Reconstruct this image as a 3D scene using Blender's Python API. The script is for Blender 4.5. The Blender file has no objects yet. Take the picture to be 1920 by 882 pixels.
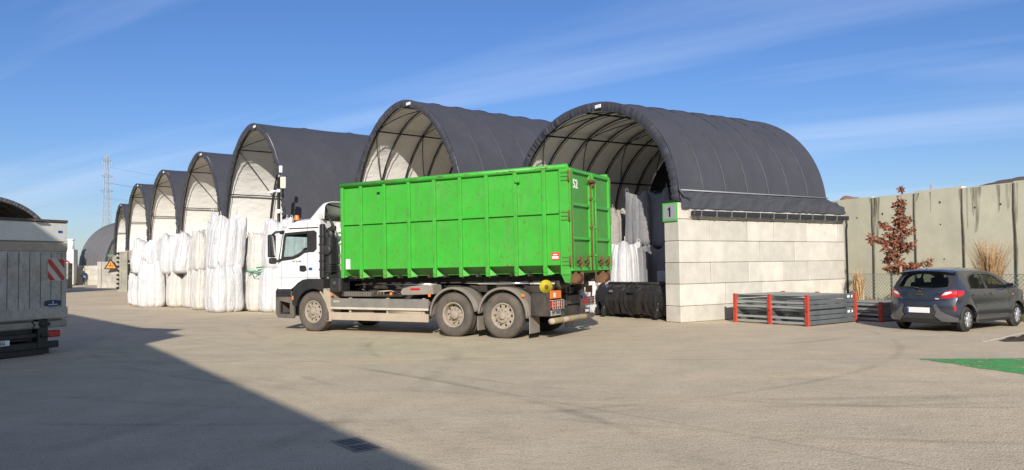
import bpy, bmesh, math, random
from math import sin, cos, pi, radians, sqrt, atan2
from mathutils import Vector, Matrix, noise
S = bpy.context.scene
COL = S.collection

# ---------------------------------------------------------------- camera, sky, sun, exposure
cd = bpy.data.cameras.new("camera"); co = bpy.data.objects.new("camera", cd); COL.objects.link(co)
cd.sensor_width = 36; cd.lens = 1450/1920*36; cd.clip_end = 6000; cd.clip_start = .05
co.matrix_world = Matrix.Translation((0, 0, 1.67)) @ Matrix.Rotation(pi/2+.0397, 4, 'X') @ Matrix.Rotation(-.013, 4, 'Z')
S.camera = co
SUN_EL = radians(25)
W = bpy.data.worlds.new("World"); S.world = W; W.use_nodes = True
wt = W.node_tree; wt.nodes.clear()
def wn(t, **k):
    n = wt.nodes.new(t)
    for a, b in k.items(): setattr(n, a, b)
    return n
out = wn('ShaderNodeOutputWorld'); bg = wn('ShaderNodeBackground'); sky = wn('ShaderNodeTexSky', sky_type='NISHITA')
sky.sun_disc = False; sky.sun_elevation = SUN_EL; sky.sun_rotation = pi
sky.air_density = 1.15; sky.dust_density = .25; sky.ozone_density = 2.6; sky.altitude = 0
bg.inputs[1].default_value = .085
hs = wn('ShaderNodeHueSaturation'); hs.inputs['Saturation'].default_value = 1.06; hs.inputs['Value'].default_value = 1.0
tn = wn('ShaderNodeMixRGB', blend_type='MULTIPLY'); tn.inputs[0].default_value = 1; tn.inputs[2].default_value = (.66, .785, 1.13, 1)
wt.links.new(sky.outputs[0], tn.inputs[1]); wt.links.new(tn.outputs[0], hs.inputs['Color'])
# thin cirrus
tc = wn('ShaderNodeTexCoord'); sx = wn('ShaderNodeSeparateXYZ'); wt.links.new(tc.outputs['Generated'], sx.inputs[0])
zz = wn('ShaderNodeMath', operation='ADD'); zz.inputs[1].default_value = .12; wt.links.new(sx.outputs[2], zz.inputs[0])
dx = wn('ShaderNodeMath', operation='DIVIDE'); dy = wn('ShaderNodeMath', operation='DIVIDE')
wt.links.new(sx.outputs[0], dx.inputs[0]); wt.links.new(zz.outputs[0], dx.inputs[1])
wt.links.new(sx.outputs[1], dy.inputs[0]); wt.links.new(zz.outputs[0], dy.inputs[1])
cx = wn('ShaderNodeCombineXYZ'); wt.links.new(dx.outputs[0], cx.inputs[0]); wt.links.new(dy.outputs[0], cx.inputs[1])
mp = wn('ShaderNodeMapping'); mp.inputs['Scale'].default_value = (.22, 1.25, 1)
mp.inputs['Location'].default_value = (.4, .55, 0)
rt = wn('ShaderNodeMapping'); rt.inputs['Rotation'].default_value = (0, 0, radians(-152)); wt.links.new(cx.outputs[0], rt.inputs[0]); wt.links.new(rt.outputs[0], mp.inputs[0])
nz = wn('ShaderNodeTexNoise'); nz.inputs['Scale'].default_value = 1.0; nz.inputs['Detail'].default_value = 7; nz.inputs['Roughness'].default_value = .52
nz.inputs['Distortion'].default_value = .35
wt.links.new(mp.outputs[0], nz.inputs['Vector'])
cr = wn('ShaderNodeValToRGB'); cr.color_ramp.elements[0].position = .47; cr.color_ramp.elements[1].position = .78
cr.color_ramp.elements[1].color = (.50, .50, .50, 1)
wt.links.new(nz.outputs[0], cr.inputs[0])
mx = wn('ShaderNodeMixRGB'); mx.inputs[2].default_value = (7.0, 8.2, 10.6, 1)
wt.links.new(cr.outputs[0], mx.inputs[0]); wt.links.new(hs.outputs[0], mx.inputs[1])
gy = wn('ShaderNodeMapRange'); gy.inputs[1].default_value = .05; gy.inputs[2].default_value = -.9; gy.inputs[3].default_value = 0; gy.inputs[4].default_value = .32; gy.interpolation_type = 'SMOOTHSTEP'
wt.links.new(sx.outputs[1], gy.inputs[0])      # warm white added to the unseen sky half behind the viewer, to fill shadows
fill_glow = wn('ShaderNodeMixRGB'); fill_glow.inputs[2].default_value = (13, 12, 11.2, 1); wt.links.new(gy.outputs[0], fill_glow.inputs[0]); wt.links.new(mx.outputs[0], fill_glow.inputs[1])
wt.links.new(fill_glow.outputs[0], bg.inputs[0]); wt.links.new(bg.outputs[0], out.inputs[0])
sd = bpy.data.lights.new("sun", 'SUN'); sd.energy = 4.6; sd.angle = radians(.53); sd.color = (1, .925, .82)
so = bpy.data.objects.new("sun", sd); COL.objects.link(so); so.rotation_euler = (pi/2-SUN_EL, 0, 0); so.location = (0, -30, 40)
S.view_settings.view_transform = 'Standard'; S.view_settings.look = 'None'; S.view_settings.exposure = 0.27; S.view_settings.gamma = 1
S.render.engine = 'CYCLES'

# ---------------------------------------------------------------- materials
MATS = {}
def mat(name, col, rough=.7, metal=0, var=.12, vscale=3., bump=0., bscale=40., dirt=None, damt=.0, dscale=2.5, rust=0., island=0., coat=0, spec=.5, stretch=(1, 1, 1), bdist=.01, extra=()):
    if name in MATS: return MATS[name]
    m = bpy.data.materials.new(name); m.use_nodes = True; t = m.node_tree; N = t.nodes; L = t.links
    b = N['Principled BSDF']; b.inputs['Roughness'].default_value = rough; b.inputs['Metallic'].default_value = metal
    b.inputs['Coat Weight'].default_value = coat; b.inputs['Specular IOR Level'].default_value = spec
    b.inputs['Coat Roughness'].default_value = .08
    c4 = (*col, 1)
    tcn = N.new('ShaderNodeTexCoord'); mpn = N.new('ShaderNodeMapping'); mpn.inputs['Scale'].default_value = stretch
    L.new(tcn.outputs['Object'], mpn.inputs[0])
    n1 = N.new('ShaderNodeTexNoise'); n1.inputs['Scale'].default_value = vscale; n1.inputs['Detail'].default_value = 8; n1.inputs['Roughness'].default_value = .65
    L.new(mpn.outputs[0], n1.inputs['Vector'])
    mr = N.new('ShaderNodeMapRange'); mr.inputs[1].default_value = .3; mr.inputs[2].default_value = .7
    mr.inputs[3].default_value = 1-var; mr.inputs[4].default_value = 1+var; L.new(n1.outputs[0], mr.inputs[0])
    mu = N.new('ShaderNodeMixRGB'); mu.blend_type = 'MULTIPLY'; mu.inputs[0].default_value = 1; mu.inputs[1].default_value = c4
    L.new(mr.outputs[0], mu.inputs[2]); last = mu.outputs[0]
    if island:
        g = N.new('ShaderNodeNewGeometry'); r = N.new('ShaderNodeMapRange'); r.inputs[3].default_value = 1-island; r.inputs[4].default_value = 1+island*.6
        L.new(g.outputs['Random Per Island'], r.inputs[0])
        q = N.new('ShaderNodeMixRGB'); q.blend_type = 'MULTIPLY'; q.inputs[0].default_value = 1
        L.new(last, q.inputs[1]); L.new(r.outputs[0], q.inputs[2]); last = q.outputs[0]
    def overlay(last, color, scale, lo, hi, amt, st):
        mp2 = N.new('ShaderNodeMapping'); mp2.inputs['Scale'].default_value = st; mp2.inputs['Location'].default_value = (scale*3.1, 1.7, .3)
        L.new(tcn.outputs['Object'], mp2.inputs[0])
        n2 = N.new('ShaderNodeTexNoise'); n2.inputs['Scale'].default_value = scale; n2.inputs['Detail'].default_value = 9; n2.inputs['Roughness'].default_value = .7
        L.new(mp2.outputs[0], n2.inputs['Vector'])
        r2 = N.new('ShaderNodeMapRange'); r2.inputs[1].default_value = lo; r2.inputs[2].default_value = hi; r2.inputs[4].default_value = amt
        L.new(n2.outputs[0], r2.inputs[0])
        q = N.new('ShaderNodeMixRGB'); q.inputs[2].default_value = (*color, 1); L.new(r2.outputs[0], q.inputs[0]); L.new(last, q.inputs[1])
        return q.outputs[0]
    if dirt: last = overlay(last, dirt, dscale, .5-.25*damt, .5+.3, damt, (1, 1, .6))
    for ex in extra: last = overlay(last, *ex)
    if rust: last = overlay(last, (.16, .06, .02), 9, .64-.04*rust, .70, 1, (1, 1, .45))
    L.new(last, b.inputs['Base Color'])
    if bump:
        n3 = N.new('ShaderNodeTexNoise'); n3.inputs['Scale'].default_value = bscale; n3.inputs['Detail'].default_value = 6
        L.new(mpn.outputs[0], n3.inputs['Vector'])
        bp = N.new('ShaderNodeBump'); bp.inputs['Strength'].default_value = bump; bp.inputs['Distance'].default_value = bdist
        L.new(n3.outputs[0], bp.inputs['Height']); L.new(bp.outputs[0], b.inputs['Normal'])
    MATS[name] = m
    return m
def glass(name, tint=(.6, .75, .7), alpha=.35, rough=.03):
    if name in MATS: return MATS[name]
    m = bpy.data.materials.new(name); m.use_nodes = True; t = m.node_tree; N = t.nodes; L = t.links
    b = N['Principled BSDF']; b.inputs['Base Color'].default_value = (.01, .012, .014, 1); b.inputs['Roughness'].default_value = rough
    tr = N.new('ShaderNodeBsdfTransparent'); tr.inputs[0].default_value = (*tint, 1)
    mi = N.new('ShaderNodeMixShader'); mi.inputs[0].default_value = alpha
    L.new(tr.outputs[0], mi.inputs[1]); L.new(b.outputs[0], mi.inputs[2]); L.new(mi.outputs[0], N['Material Output'].inputs[0])
    MATS[name] = m
    return m
DUST = (.36, .29, .22)
fab_dark = mat('dark_fabric', (.050, .052, .063), .62, var=.10, vscale=.8, bump=.6, bscale=3.5, bdist=.03, dirt=(.09, .088, .098), damt=.35, dscale=.8)
fab_white = mat('white_lining', (.84, .83, .79), .8, var=.06, vscale=1.2, bump=.7, bscale=2.2, bdist=.05, stretch=(1, 1, 2.5))
steel_dark = mat('dark_steel', (.028, .03, .034), .5, .3)
blockm = mat('concrete_block', (.57, .545, .475), .9, var=.12, vscale=2.5, bump=.4, bscale=30, dirt=(.36, .34, .29), damt=.5, dscale=1.4, island=.20)
blockd = mat('weathered_block', (.40, .38, .33), .9, var=.16, vscale=2.5, bump=.4, bscale=30, dirt=(.22, .21, .18), damt=.55, dscale=1.2, island=.16)
gutterm = mat('gutter_metal', (.03, .033, .04), .45, .2)
bagw = mat('white_woven_bag', (.57, .575, .585), .72, var=.08, vscale=5, bump=1.0, bscale=13, bdist=.035, stretch=(1, 1, .4), dirt=(.50, .48, .44), damt=.25, dscale=3)
bagc = mat('cream_woven_bag', (.57, .56, .525), .72, var=.09, vscale=5, bump=1.0, bscale=13, bdist=.035, stretch=(1, 1, .4), dirt=(.42, .37, .29), damt=.35, dscale=3)
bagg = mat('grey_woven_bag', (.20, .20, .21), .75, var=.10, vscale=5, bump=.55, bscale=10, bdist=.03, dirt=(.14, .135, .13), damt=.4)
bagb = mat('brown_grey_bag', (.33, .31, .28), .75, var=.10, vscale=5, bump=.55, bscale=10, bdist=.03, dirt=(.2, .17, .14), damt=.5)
green = mat('green_paint', (.045, .40, .035), .45, var=.08, vscale=2, bump=.35, bscale=1.6, bdist=.04, rust=.85, dirt=(.08, .28, .045), damt=.5, dscale=1.8, extra=(((.10, .17, .05), 3.2, .50, .78, .55, (1.6, 1.6, .22)), ((.13, .40, .10), 1.1, .5, .7, .35, (1, 1, 1))))
green_old = mat('worn_green_paint', (.05, .30, .04), .5, var=.12, vscale=3, rust=1.1, dirt=(.13, .17, .06), damt=.6, dscale=2.2)
greenrust = mat('scraped_green', (.045, .26, .035), .6, var=.2, vscale=4, rust=2.2, dirt=(.10, .10, .05), damt=.8, dscale=4)
rustm = mat('rusty_steel', (.17, .085, .04), .85, .2, var=.35, vscale=12, bump=.4, bscale=30)
whitep = mat('white_paint', (.80, .80, .78), .35, var=.03, coat=.4, dirt=(.6, .56, .5), damt=.12)
blackp = mat('black_plastic', (.022, .023, .025), .5, var=.2, dirt=(.12, .10, .08), damt=.25)
dustp = mat('dusty_plastic', (.10, .095, .088), .7, var=.25, dirt=DUST, damt=.75, dscale=1.6)
dustm = mat('dusty_metal', (.38, .32, .25), .8, var=.12, dirt=(.44, .36, .27), damt=.7, bump=.2)
chas = mat('chassis_steel', (.03, .028, .027), .6, .2, var=.3, dirt=(.2, .16, .12), damt=.5, dscale=4)
tyrem = mat('dusty_tyre', (.06, .055, .05), .9, var=.2, vscale=6, dirt=(.19, .155, .12), damt=.75, dscale=3, bump=.3, bscale=60)
tyreb = mat('black_tyre', (.035, .034, .032), .85, var=.2, vscale=6, dirt=(.13, .11, .085), damt=.5, bump=.3, bscale=60)
rimm = mat('dusty_rim', (.33, .285, .23), .8, .1, var=.2, vscale=8, dirt=(.30, .24, .18), damt=.6, dscale=6)
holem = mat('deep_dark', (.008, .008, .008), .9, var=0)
amber = mat('amber_lens', (.85, .22, .02), .25, var=.05, coat=.5)
redl = mat('red_lens', (.50, .012, .015), .2, var=.05, coat=.6)
whitel = mat('clear_lens', (.75, .75, .75), .15, .3, var=.05, coat=.6)
greym = mat('grey_beam_paint', (.105, .125, .135), .5, .1, var=.1, dirt=(.26, .25, .22), damt=.4)
redm = mat('red_bracket_paint', (.50, .05, .025), .5, var=.15, dirt=(.3, .08, .04), damt=.35)
chrome = mat('chrome', (.7, .7, .7), .15, 1, var=.02)
bucketm = mat('bucket_black', (.028, .028, .029), .42, .3, var=.25, vscale=4, dirt=(.12, .09, .07), damt=.4, dscale=2)
carp = mat('grey_car_paint', (.05, .056, .074), .25, .5, var=.02, coat=.9, dirt=(.17, .15, .13), damt=.08)
yellowm = mat('yellow_paint', (.50, .42, .03), .45, var=.06)
orangem = mat('orange_reflector', (.8, .2, .03), .4, var=.05)
bluem = mat('blue_sticker', (.02, .08, .4), .4, var=.02)
navym = mat('navy_plate', (.012, .02, .09), .4, var=.02)
whites = mat('white_marking', (.8, .8, .8), .5, var=.04)
blacks = mat('black_marking', (.012, .012, .012), .5, var=.02)
signg = mat('sign_grey', (.33, .34, .36), .5, var=.03)
signgr = mat('sign_green', (.09, .52, .05), .5, var=.03)
signy = mat('sign_orange', (.85, .30, .01), .5, var=.03)
signr = mat('sign_red', (.55, .02, .02), .5, var=.03)
vanw = mat('dirty_white_van', (.66, .65, .61), .5, var=.05, dirt=(.38, .33, .27), damt=.35, dscale=2)
vand = mat('muddy_aluminium', (.50, .49, .47), .6, .15, var=.15, vscale=5, dirt=(.24, .22, .19), damt=.85, dscale=7, bump=.3, stretch=(1, 1, .4), extra=(((.12, .11, .10), 26, .56, .66, .7, (1, 1, .5)), ((.30, .25, .19), 3, .45, .7, .6, (1, 1, 1))))
concw = mat('retaining_concrete', (.70, .67, .50), .92, var=.10, vscale=1.1, bump=.3, bscale=18, dirt=(.40, .38, .29), damt=.45, dscale=.9, island=.07)
holec = mat('stain_dark', (.07, .065, .05), .95, var=.3, vscale=5)
leafb = mat('brown_leaf', (.26, .10, .055), .75, var=.35, vscale=9, island=.45)
barkm = mat('bark', (.13, .10, .075), .9, var=.2, bump=.5)
woodm = mat('stake_wood', (.33, .25, .17), .85, var=.2)
strawm = mat('straw', (.50, .33, .17), .8, var=.2, vscale=6, island=.3)
grassm = mat('dull_grass', (.13, .15, .05), .85, var=.3, vscale=6, island=.4)
shrubm = mat('dry_shrub', (.085, .06, .04), .85, var=.3, vscale=6, island=.4)
wirem = mat('galvanised_wire', (.22, .23, .20), .6, .5, var=.1)
postg = mat('green_post', (.015, .06, .045), .5, var=.1)
galv = mat('pylon_steel', (.32, .34, .36), .6, .3, var=.1)
hillm = mat('hill_soil', (.075, .055, .045), .95, var=.35, vscale=.02, dirt=(.16, .13, .09), damt=.5, dscale=.015)
hillt = mat('pale_hill', (.24, .15, .10), .95, var=.2, vscale=.02)

# ---------------------------------------------------------------- helpers
class MB:
    def __init__(s): s.b = bmesh.new()
    def add(s, verts, faces, M=None, smooth=False):
        vs = [s.b.verts.new(M @ Vector(v) if M else v) for v in verts]
        for f in faces:
            try:
                q = s.b.faces.new([vs[i] for i in f]); q.smooth = smooth
            except ValueError: pass
        return s
    def box(s, c, d, bev=.0, M=None):
        x, y, z = d[0]/2, d[1]/2, d[2]/2
        T = Matrix.Translation(c); T = M @ T if M else T
        if bev <= 0:
            v = [(a, b_, c_) for a in (-x, x) for b_ in (-y, y) for c_ in (-z, z)]
            return s.add(v, [(0, 1, 3, 2), (4, 6, 7, 5), (0, 4, 5, 1), (2, 3, 7, 6), (0, 2, 6, 4), (1, 5, 7, 3)], T)
        t = bmesh.new(); bmesh.ops.create_cube(t, size=1)
        for q in t.verts: q.co = Vector((q.co.x*d[0], q.co.y*d[1], q.co.z*d[2]))
        bmesh.ops.bevel(t, geom=t.edges[:], offset=min(bev, min(d)*.45), segments=2 if bev > .02 else 1, affect='EDGES', profile=.5)
        return s.merge(t, T)
    def bx(s, x0, x1, y0, y1, z0, z1, bev=0, M=None):
        return s.box(((x0+x1)/2, (y0+y1)/2, (z0+z1)/2), (abs(x1-x0), abs(y1-y0), abs(z1-z0)), bev, M)
    def merge(s, t, T=None, smooth=False):
        t.verts.index_update()
        vs = [s.b.verts.new(T @ v.co if T else v.co) for v in t.verts]
        for f in t.faces:
            q = s.b.faces.new([vs[v.index] for v in f.verts]); q.smooth = smooth or f.smooth
        t.free(); return s
    def tube(s, pts, r, n=6, M=None, cap=True, closed=False):
        pts = [Vector(p) for p in pts]; rings = []; up0 = None; N_ = len(pts)
        rr = r if isinstance(r, (list, tuple)) else [r]*N_
        for i, p in enumerate(pts):
            d = (pts[(i+1) % N_ if closed else min(i+1, N_-1)]-pts[(i-1) if (closed or i) else 0]).normalized()
            if up0 is None:
                up0 = Vector((0, 0, 1)) if abs(d.z) < .9 else Vector((1, 0, 0))
            a = d.cross(up0)
            if a.length < 1e-4: a = d.cross(Vector((1, 0, 0)))
            a.normalize(); b_ = a.cross(d); up0 = b_
            rings.append([p+a*cos(2*pi*k/n)*rr[i]+b_*sin(2*pi*k/n)*rr[i] for k in range(n)])
        v = [q for g in rings for q in g]; f = []
        m = N_ if closed else N_-1
        for i in range(m):
            for k in range(n):
                i2 = (i+1) % N_
                f.append((i*n+k, i*n+(k+1) % n, i2*n+(k+1) % n, i2*n+k))
        if cap and not closed: f += [tuple(range(n-1, -1, -1)), tuple((N_-1)*n+k for k in range(n))]
        return s.add(v, f, M, n > 5)
    def lathe(s, prof, M=None, n=32, smooth=True):
        # prof: (radius, y) revolved about local Y
        v = []; f = []
        for r, y in prof:
            for k in range(n): v.append((r*cos(2*pi*k/n), y, r*sin(2*pi*k/n)))
        for i in range(len(prof)-1):
            for k in range(n): f.append((i*n+k, i*n+(k+1) % n, (i+1)*n+(k+1) % n, (i+1)*n+k))
        return s.add(v, f, M, smooth)
    def disc(s, c, r, axis='Y', n=24, M=None):
        v = []
        for k in range(n):
            a = 2*pi*k/n; p = {'Y': (cos(a)*r, 0, sin(a)*r), 'Z': (cos(a)*r, sin(a)*r, 0), 'X': (0, cos(a)*r, sin(a)*r)}[axis]
            v.append((c[0]+p[0], c[1]+p[1], c[2]+p[2]))
        return s.add(v, [tuple(range(n))], M)
    def prism(s, poly, y0, y1, M=None, holes=(), bev=0):
        """polygon in XZ extruded along Y from y0 to y1 (with holes)"""
        t = bmesh.new(); es = []
        for lp in [poly]+list(holes):
            vs = [t.verts.new((p[0], y0, p[1])) for p in lp]
            es += [t.edges.new((vs[i], vs[(i+1) % len(vs)])) for i in range(len(vs))]
        if holes: bmesh.ops.triangle_fill(t, use_beauty=True, use_dissolve=False, edges=es)
        else: t.faces.new(t.verts[:])
        if abs(y1-y0) > 1e-6:
            r = bmesh.ops.extrude_face_region(t, geom=t.faces[:])
            for q in [g for g in r['geom'] if isinstance(g, bmesh.types.BMVert)]: q.co.y = y1
            bmesh.ops.recalc_face_normals(t, faces=t.faces[:])
            if bev: bmesh.ops.bevel(t, geom=[e for e in t.edges if len(e.link_faces) == 2 and e.calc_face_angle(0) > .6], offset=bev, segments=2, affect='EDGES', profile=.6)
        return s.merge(t, M)
    def grid(s, fn, nu, nv, M=None, smooth=True, closed_u=False):
        v = [fn(i/nu, j/nv) for j in range(nv+1) for i in range(nu+(0 if closed_u else 1))]
        w = nu if closed_u else nu+1
        f = [(j*w+i, j*w+(i+1) % w, (j+1)*w+(i+1) % w, (j+1)*w+i) for j in range(nv) for i in range(nu)]
        return s.add(v, f, M, smooth)
    def build(s, name, m, parent=None, recalc=True):
        if recalc: bmesh.ops.recalc_face_normals(s.b, faces=s.b.faces[:])
        me = bpy.data.meshes.new(name); s.b.to_mesh(me); s.b.free()
        me.materials.append(m); o = bpy.data.objects.new(name, me); COL.objects.link(o)
        if parent: o.parent = parent
        return o
def tag(o, label=None, cat=None, group=None, kind=None):
    if label: o['label'] = label
    if cat: o['category'] = cat
    if group: o['group'] = group
    if kind: o['kind'] = kind
    return o
def thing(name, label, cat, loc=(0, 0, 0), rz=0, group=None):
    o = bpy.data.objects.new(name, None); COL.objects.link(o); o.location = loc; o.rotation_euler = (0, 0, rz)
    o.empty_display_size = .2
    return tag(o, label, cat, group)
def text(body, size, M, m, name, parent, ext=.002, align='CENTER'):
    c = bpy.data.curves.new(name, 'FONT'); c.body = body; c.size = size; c.extrude = ext; c.align_x = align; c.align_y = 'CENTER'; c.resolution_u = 2
    c.offset = size*.018
    o = bpy.data.objects.new(name, c); me = bpy.data.meshes.new_from_object(o); bpy.data.objects.remove(o)
    me.transform(M); me.materials.clear(); me.materials.append(m)
    q = bpy.data.objects.new(name, me); COL.objects.link(q); q.parent = parent
    return q
def frame(o, xdir, zdir):
    """matrix whose local X runs along xdir, local Y along zdir (text up), at o"""
    x = Vector(xdir).normalized(); y = Vector(zdir).normalized(); z = x.cross(y)
    return Matrix(((x.x, y.x, z.x, o[0]), (x.y, y.y, z.y, o[1]), (x.z, y.z, z.z, o[2]), (0, 0, 0, 1)))
def boxM(o, xdir, zdir=(0, 0, 1)):
    x = Vector(xdir).normalized(); z = Vector(zdir).normalized(); y = z.cross(x).normalized(); z = x.cross(y)
    return Matrix(((x.x, y.x, z.x, o[0]), (x.y, y.y, z.y, o[1]), (x.z, y.z, z.z, o[2]), (0, 0, 0, 1)))
def lerp(a, b, t): return a+(b-a)*t
def interp(tab, x):
    if x <= tab[0][0]: return tab[0][1]
    for (a, b), (c, d) in zip(tab, tab[1:]):
        if x <= c: return lerp(b, d, (x-a)/(c-a))
    return tab[-1][1]

# ---------------------------------------------------------------- ground
def ground_material():
    m = bpy.data.materials.new('yard_concrete'); m.use_nodes = True; t = m.node_tree; N = t.nodes; L = t.links
    b = N['Principled BSDF']; b.inputs['Roughness'].default_value = .92; b.inputs['Specular IOR Level'].default_value = .25
    tcn = N.new('ShaderNodeTexCoord'); P = tcn.outputs['Object']
    def noise_(sc, det=6, st=None, ro=.6):
        n = N.new('ShaderNodeTexNoise'); n.inputs['Scale'].default_value = sc; n.inputs['Detail'].default_value = det; n.inputs['Roughness'].default_value = ro
        if st:
            q = N.new('ShaderNodeMapping'); q.inputs['Scale'].default_value = st[0]; q.inputs['Rotation'].default_value = (0, 0, st[1]); L.new(P, q.inputs[0]); L.new(q.outputs[0], n.inputs['Vector'])
        else: L.new(P, n.inputs['Vector'])
        return n.outputs[0]
    def rng(x, a, b_, c, d):
        r = N.new('ShaderNodeMapRange'); r.inputs[1].default_value = a; r.inputs[2].default_value = b_; r.inputs[3].default_value = c; r.inputs[4].default_value = d
        L.new(x, r.inputs[0]); return r.outputs[0]
    def math_(op, a, b_=None):
        n = N.new('ShaderNodeMath'); n.operation = op
        for i, v in enumerate((a, b_)):
            if v is None: continue
            if isinstance(v, (int, float)): n.inputs[i].default_value = v
            else: L.new(v, n.inputs[i])
        return n.outputs[0]
    def mul(col, fac, amt=1):
        q = N.new('ShaderNodeMixRGB'); q.blend_type = 'MULTIPLY'; q.inputs[0].default_value = amt; L.new(col, q.inputs[1]); L.new(fac, q.inputs[2]); return q.outputs[0]
    base = N.new('ShaderNodeMixRGB'); base.inputs[1].default_value = (.62, .515, .36, 1); base.inputs[2].default_value = (.53, .455, .335, 1)
    L.new(rng(noise_(.16, 5), .35, .65, 0, 1), base.inputs[0]); c = base.outputs[0]
    # sandy dust streaks that follow the traffic
    q = N.new('ShaderNodeMixRGB'); q.inputs[2].default_value = (.66, .52, .345, 1); L.new(c, q.inputs[1])
    L.new(rng(noise_(.5, 6, ((.25, 1.6, 1), .55)), .48, .72, 0, .75), q.inputs[0]); c = q.outputs[0]
    c = mul(c, rng(noise_(1.1, 8, None, .7), .3, .7, .86, 1.1))
    c = mul(c, rng(noise_(45, 5, None, .85), .32, .68, .58, 1.3))
    c = mul(c, rng(noise_(9, 9, None, .75), .32, .44, .66, 1))
    sx = N.new('ShaderNodeSeparateXYZ'); L.new(P, sx.inputs[0]); X, Y = sx.outputs[0], sx.outputs[1]
    wob = rng(noise_(.7, 3), 0, 1, -.05, .05)
    def ring(cx, cy, R, w, amt):
        dx = math_('SUBTRACT', X, cx); dy = math_('SUBTRACT', Y, cy)
        d = math_('SQRT', math_('ADD', math_('MULTIPLY', dx, dx), math_('MULTIPLY', dy, dy)))
        d = math_('ADD', math_('ABSOLUTE', math_('SUBTRACT', d, R)), wob)
        return rng(d, w*.3, w, amt, 1)
    def line(x0, y0, x1, y1, w, amt, wb=.3):
        l = sqrt((x1-x0)**2+(y1-y0)**2); nx, ny = -(y1-y0)/l, (x1-x0)/l
        d = math_('ADD', math_('ADD', math_('MULTIPLY', X, nx), math_('MULTIPLY', Y, ny)), -(nx*x0+ny*y0))
        d = math_('ABSOLUTE', math_('ADD', d, math_('MULTIPLY', wob, wb)))
        return rng(d, w*.3, w, amt, 1)
    patch = rng(noise_(.33, 4), .44, .60, 0, 1)
    def patchy(f):
        q = N.new('ShaderNodeMixRGB'); q.inputs[1].default_value = (1, 1, 1, 1); L.new(patch, q.inputs[0]); L.new(f, q.inputs[2]); return q.outputs[0]
    for a in ((4, 24, 14.5, .16, .86), (4, 24, 15.0, .12, .84), (1, 26, 17.1, .14, .88), (-12, 2, 12.5, .14, .88), (-12, 2, 14.4, .12, .8), (9, 28, 17.6, .14, .88), (-2, 30, 16, .12, .82), (-20, 14, 17, .2, .88), (-20, 14, 18.9, .2, .82), (6, 18, 9.2, .1, .8), (6, 18, 11.0, .1, .82), (-3, 20, 11.6, .1, .82)):
        c = mul(c, patchy(ring(*a)))
    for a in ((-1.67, 11.97, .7, 9.29, .03, .80), (5.5, 13.35, 12, 12.9, .025, .62), (-14, 22, 6, 18.5, .02, .9), (-30, 44, -6, 30, .03, .85)):
        c = mul(c, line(*a))
    L.new(c, b.inputs['Base Color'])
    bp = N.new('ShaderNodeBump'); bp.inputs['Strength'].default_value = .8; bp.inputs['Distance'].default_value = .014
    h = math_('ADD', math_('MULTIPLY', noise_(38, 4), 1.3), math_('MULTIPLY', noise_(7, 6), 1.3))
    L.new(h, bp.inputs['Height']); L.new(bp.outputs[0], b.inputs['Normal'])
    return m
g = MB(); g.grid(lambda u, v: (-1500+3000*u, -300+3000*v, 0), 12, 12)
tag(g.build('yard_ground', ground_material()), 'dusty concrete yard', None, kind='structure')
gp = mat('green_floor_paint', (.05, .36, .06), .6, var=.25, vscale=9, dirt=(.20, .30, .13), damt=.6, dscale=3, bump=.3)
_t = gp.node_tree; _n = _t.nodes.new('ShaderNodeTexNoise'); _n.inputs['Scale'].default_value = 3.2; _n.inputs['Detail'].default_value = 10; _n.inputs['Roughness'].default_value = .75
_c = _t.nodes.new('ShaderNodeTexCoord'); _r = _t.nodes.new('ShaderNodeMapRange'); _r.inputs[1].default_value = .49; _r.inputs[2].default_value = .62
_x = _t.nodes.new('ShaderNodeMixShader'); _tr = _t.nodes.new('ShaderNodeBsdfTransparent')
_t.links.new(_c.outputs['Object'], _n.inputs['Vector']); _t.links.new(_n.outputs[0], _r.inputs[0]); _t.links.new(_r.outputs[0], _x.inputs[0])
_t.links.new(_t.nodes['Principled BSDF'].outputs[0], _x.inputs[1]); _t.links.new(_tr.outputs[0], _x.inputs[2]); _t.links.new(_x.outputs[0], _t.nodes['Material Output'].inputs[0])
random.seed(2); m_ = MB(); pts = [(6.85, 13.18), (7.0, 12.62), (7.12, 12.1), (7.2, 11.75), (7.38, 11.25), (7.9, 9.9), (13.5, 10.6), (13.5, 13.0), (8.42, 13.08)]
pts = [(lerp(a[0], b_[0], k/6)+(random.uniform(-.04, .04) if i < 6 else 0), lerp(a[1], b_[1], k/6)+(random.uniform(-.04, .04) if i < 6 else 0)) for i, (a, b_) in enumerate(zip(pts, pts[1:]+pts[:1])) for k in range(6)]
m_.add([(x, y, .004) for x, y in pts], [tuple(range(len(pts)))])
tag(m_.build('painted_patch', gp), 'green painted area on the yard', kind='structure')
# planted bed with kerb on the far right
soilm = mat('dark_soil', (.055, .04, .03), .95, var=.5, vscale=7, bump=1, bscale=14, bdist=.06)
random.seed(5)
bed = [(9.78, 15.85), (11.4, 17.35), (13.4, 19.1), (15.8, 20.8), (15.8, 16.4), (10.4, 15.35)]
m_ = MB()
def soil(u, v):
    x = lerp(9.95, 15.8, u); y0 = lerp(15.72, 15.9, u); y1 = lerp(15.95, 20.8, u)
    y = lerp(y0, y1, v); e = min(1, min(u, v, 1-v)*8)
    return (x, y, .006+e*(.05+.07*noise.noise(Vector((x*2.2, y*2.2, 0)))+.05*noise.noise(Vector((x*7, y*7, 1)))))
m_.grid(soil, 70, 40)
tag(m_.build('soil_bed', soilm), 'dark soil bed at the edge of the yard', kind='structure')
m_ = MB(); kb = [(9.6, 15.86), (11.42, 17.5), (13.4, 19.25), (15.8, 20.95)]
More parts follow.
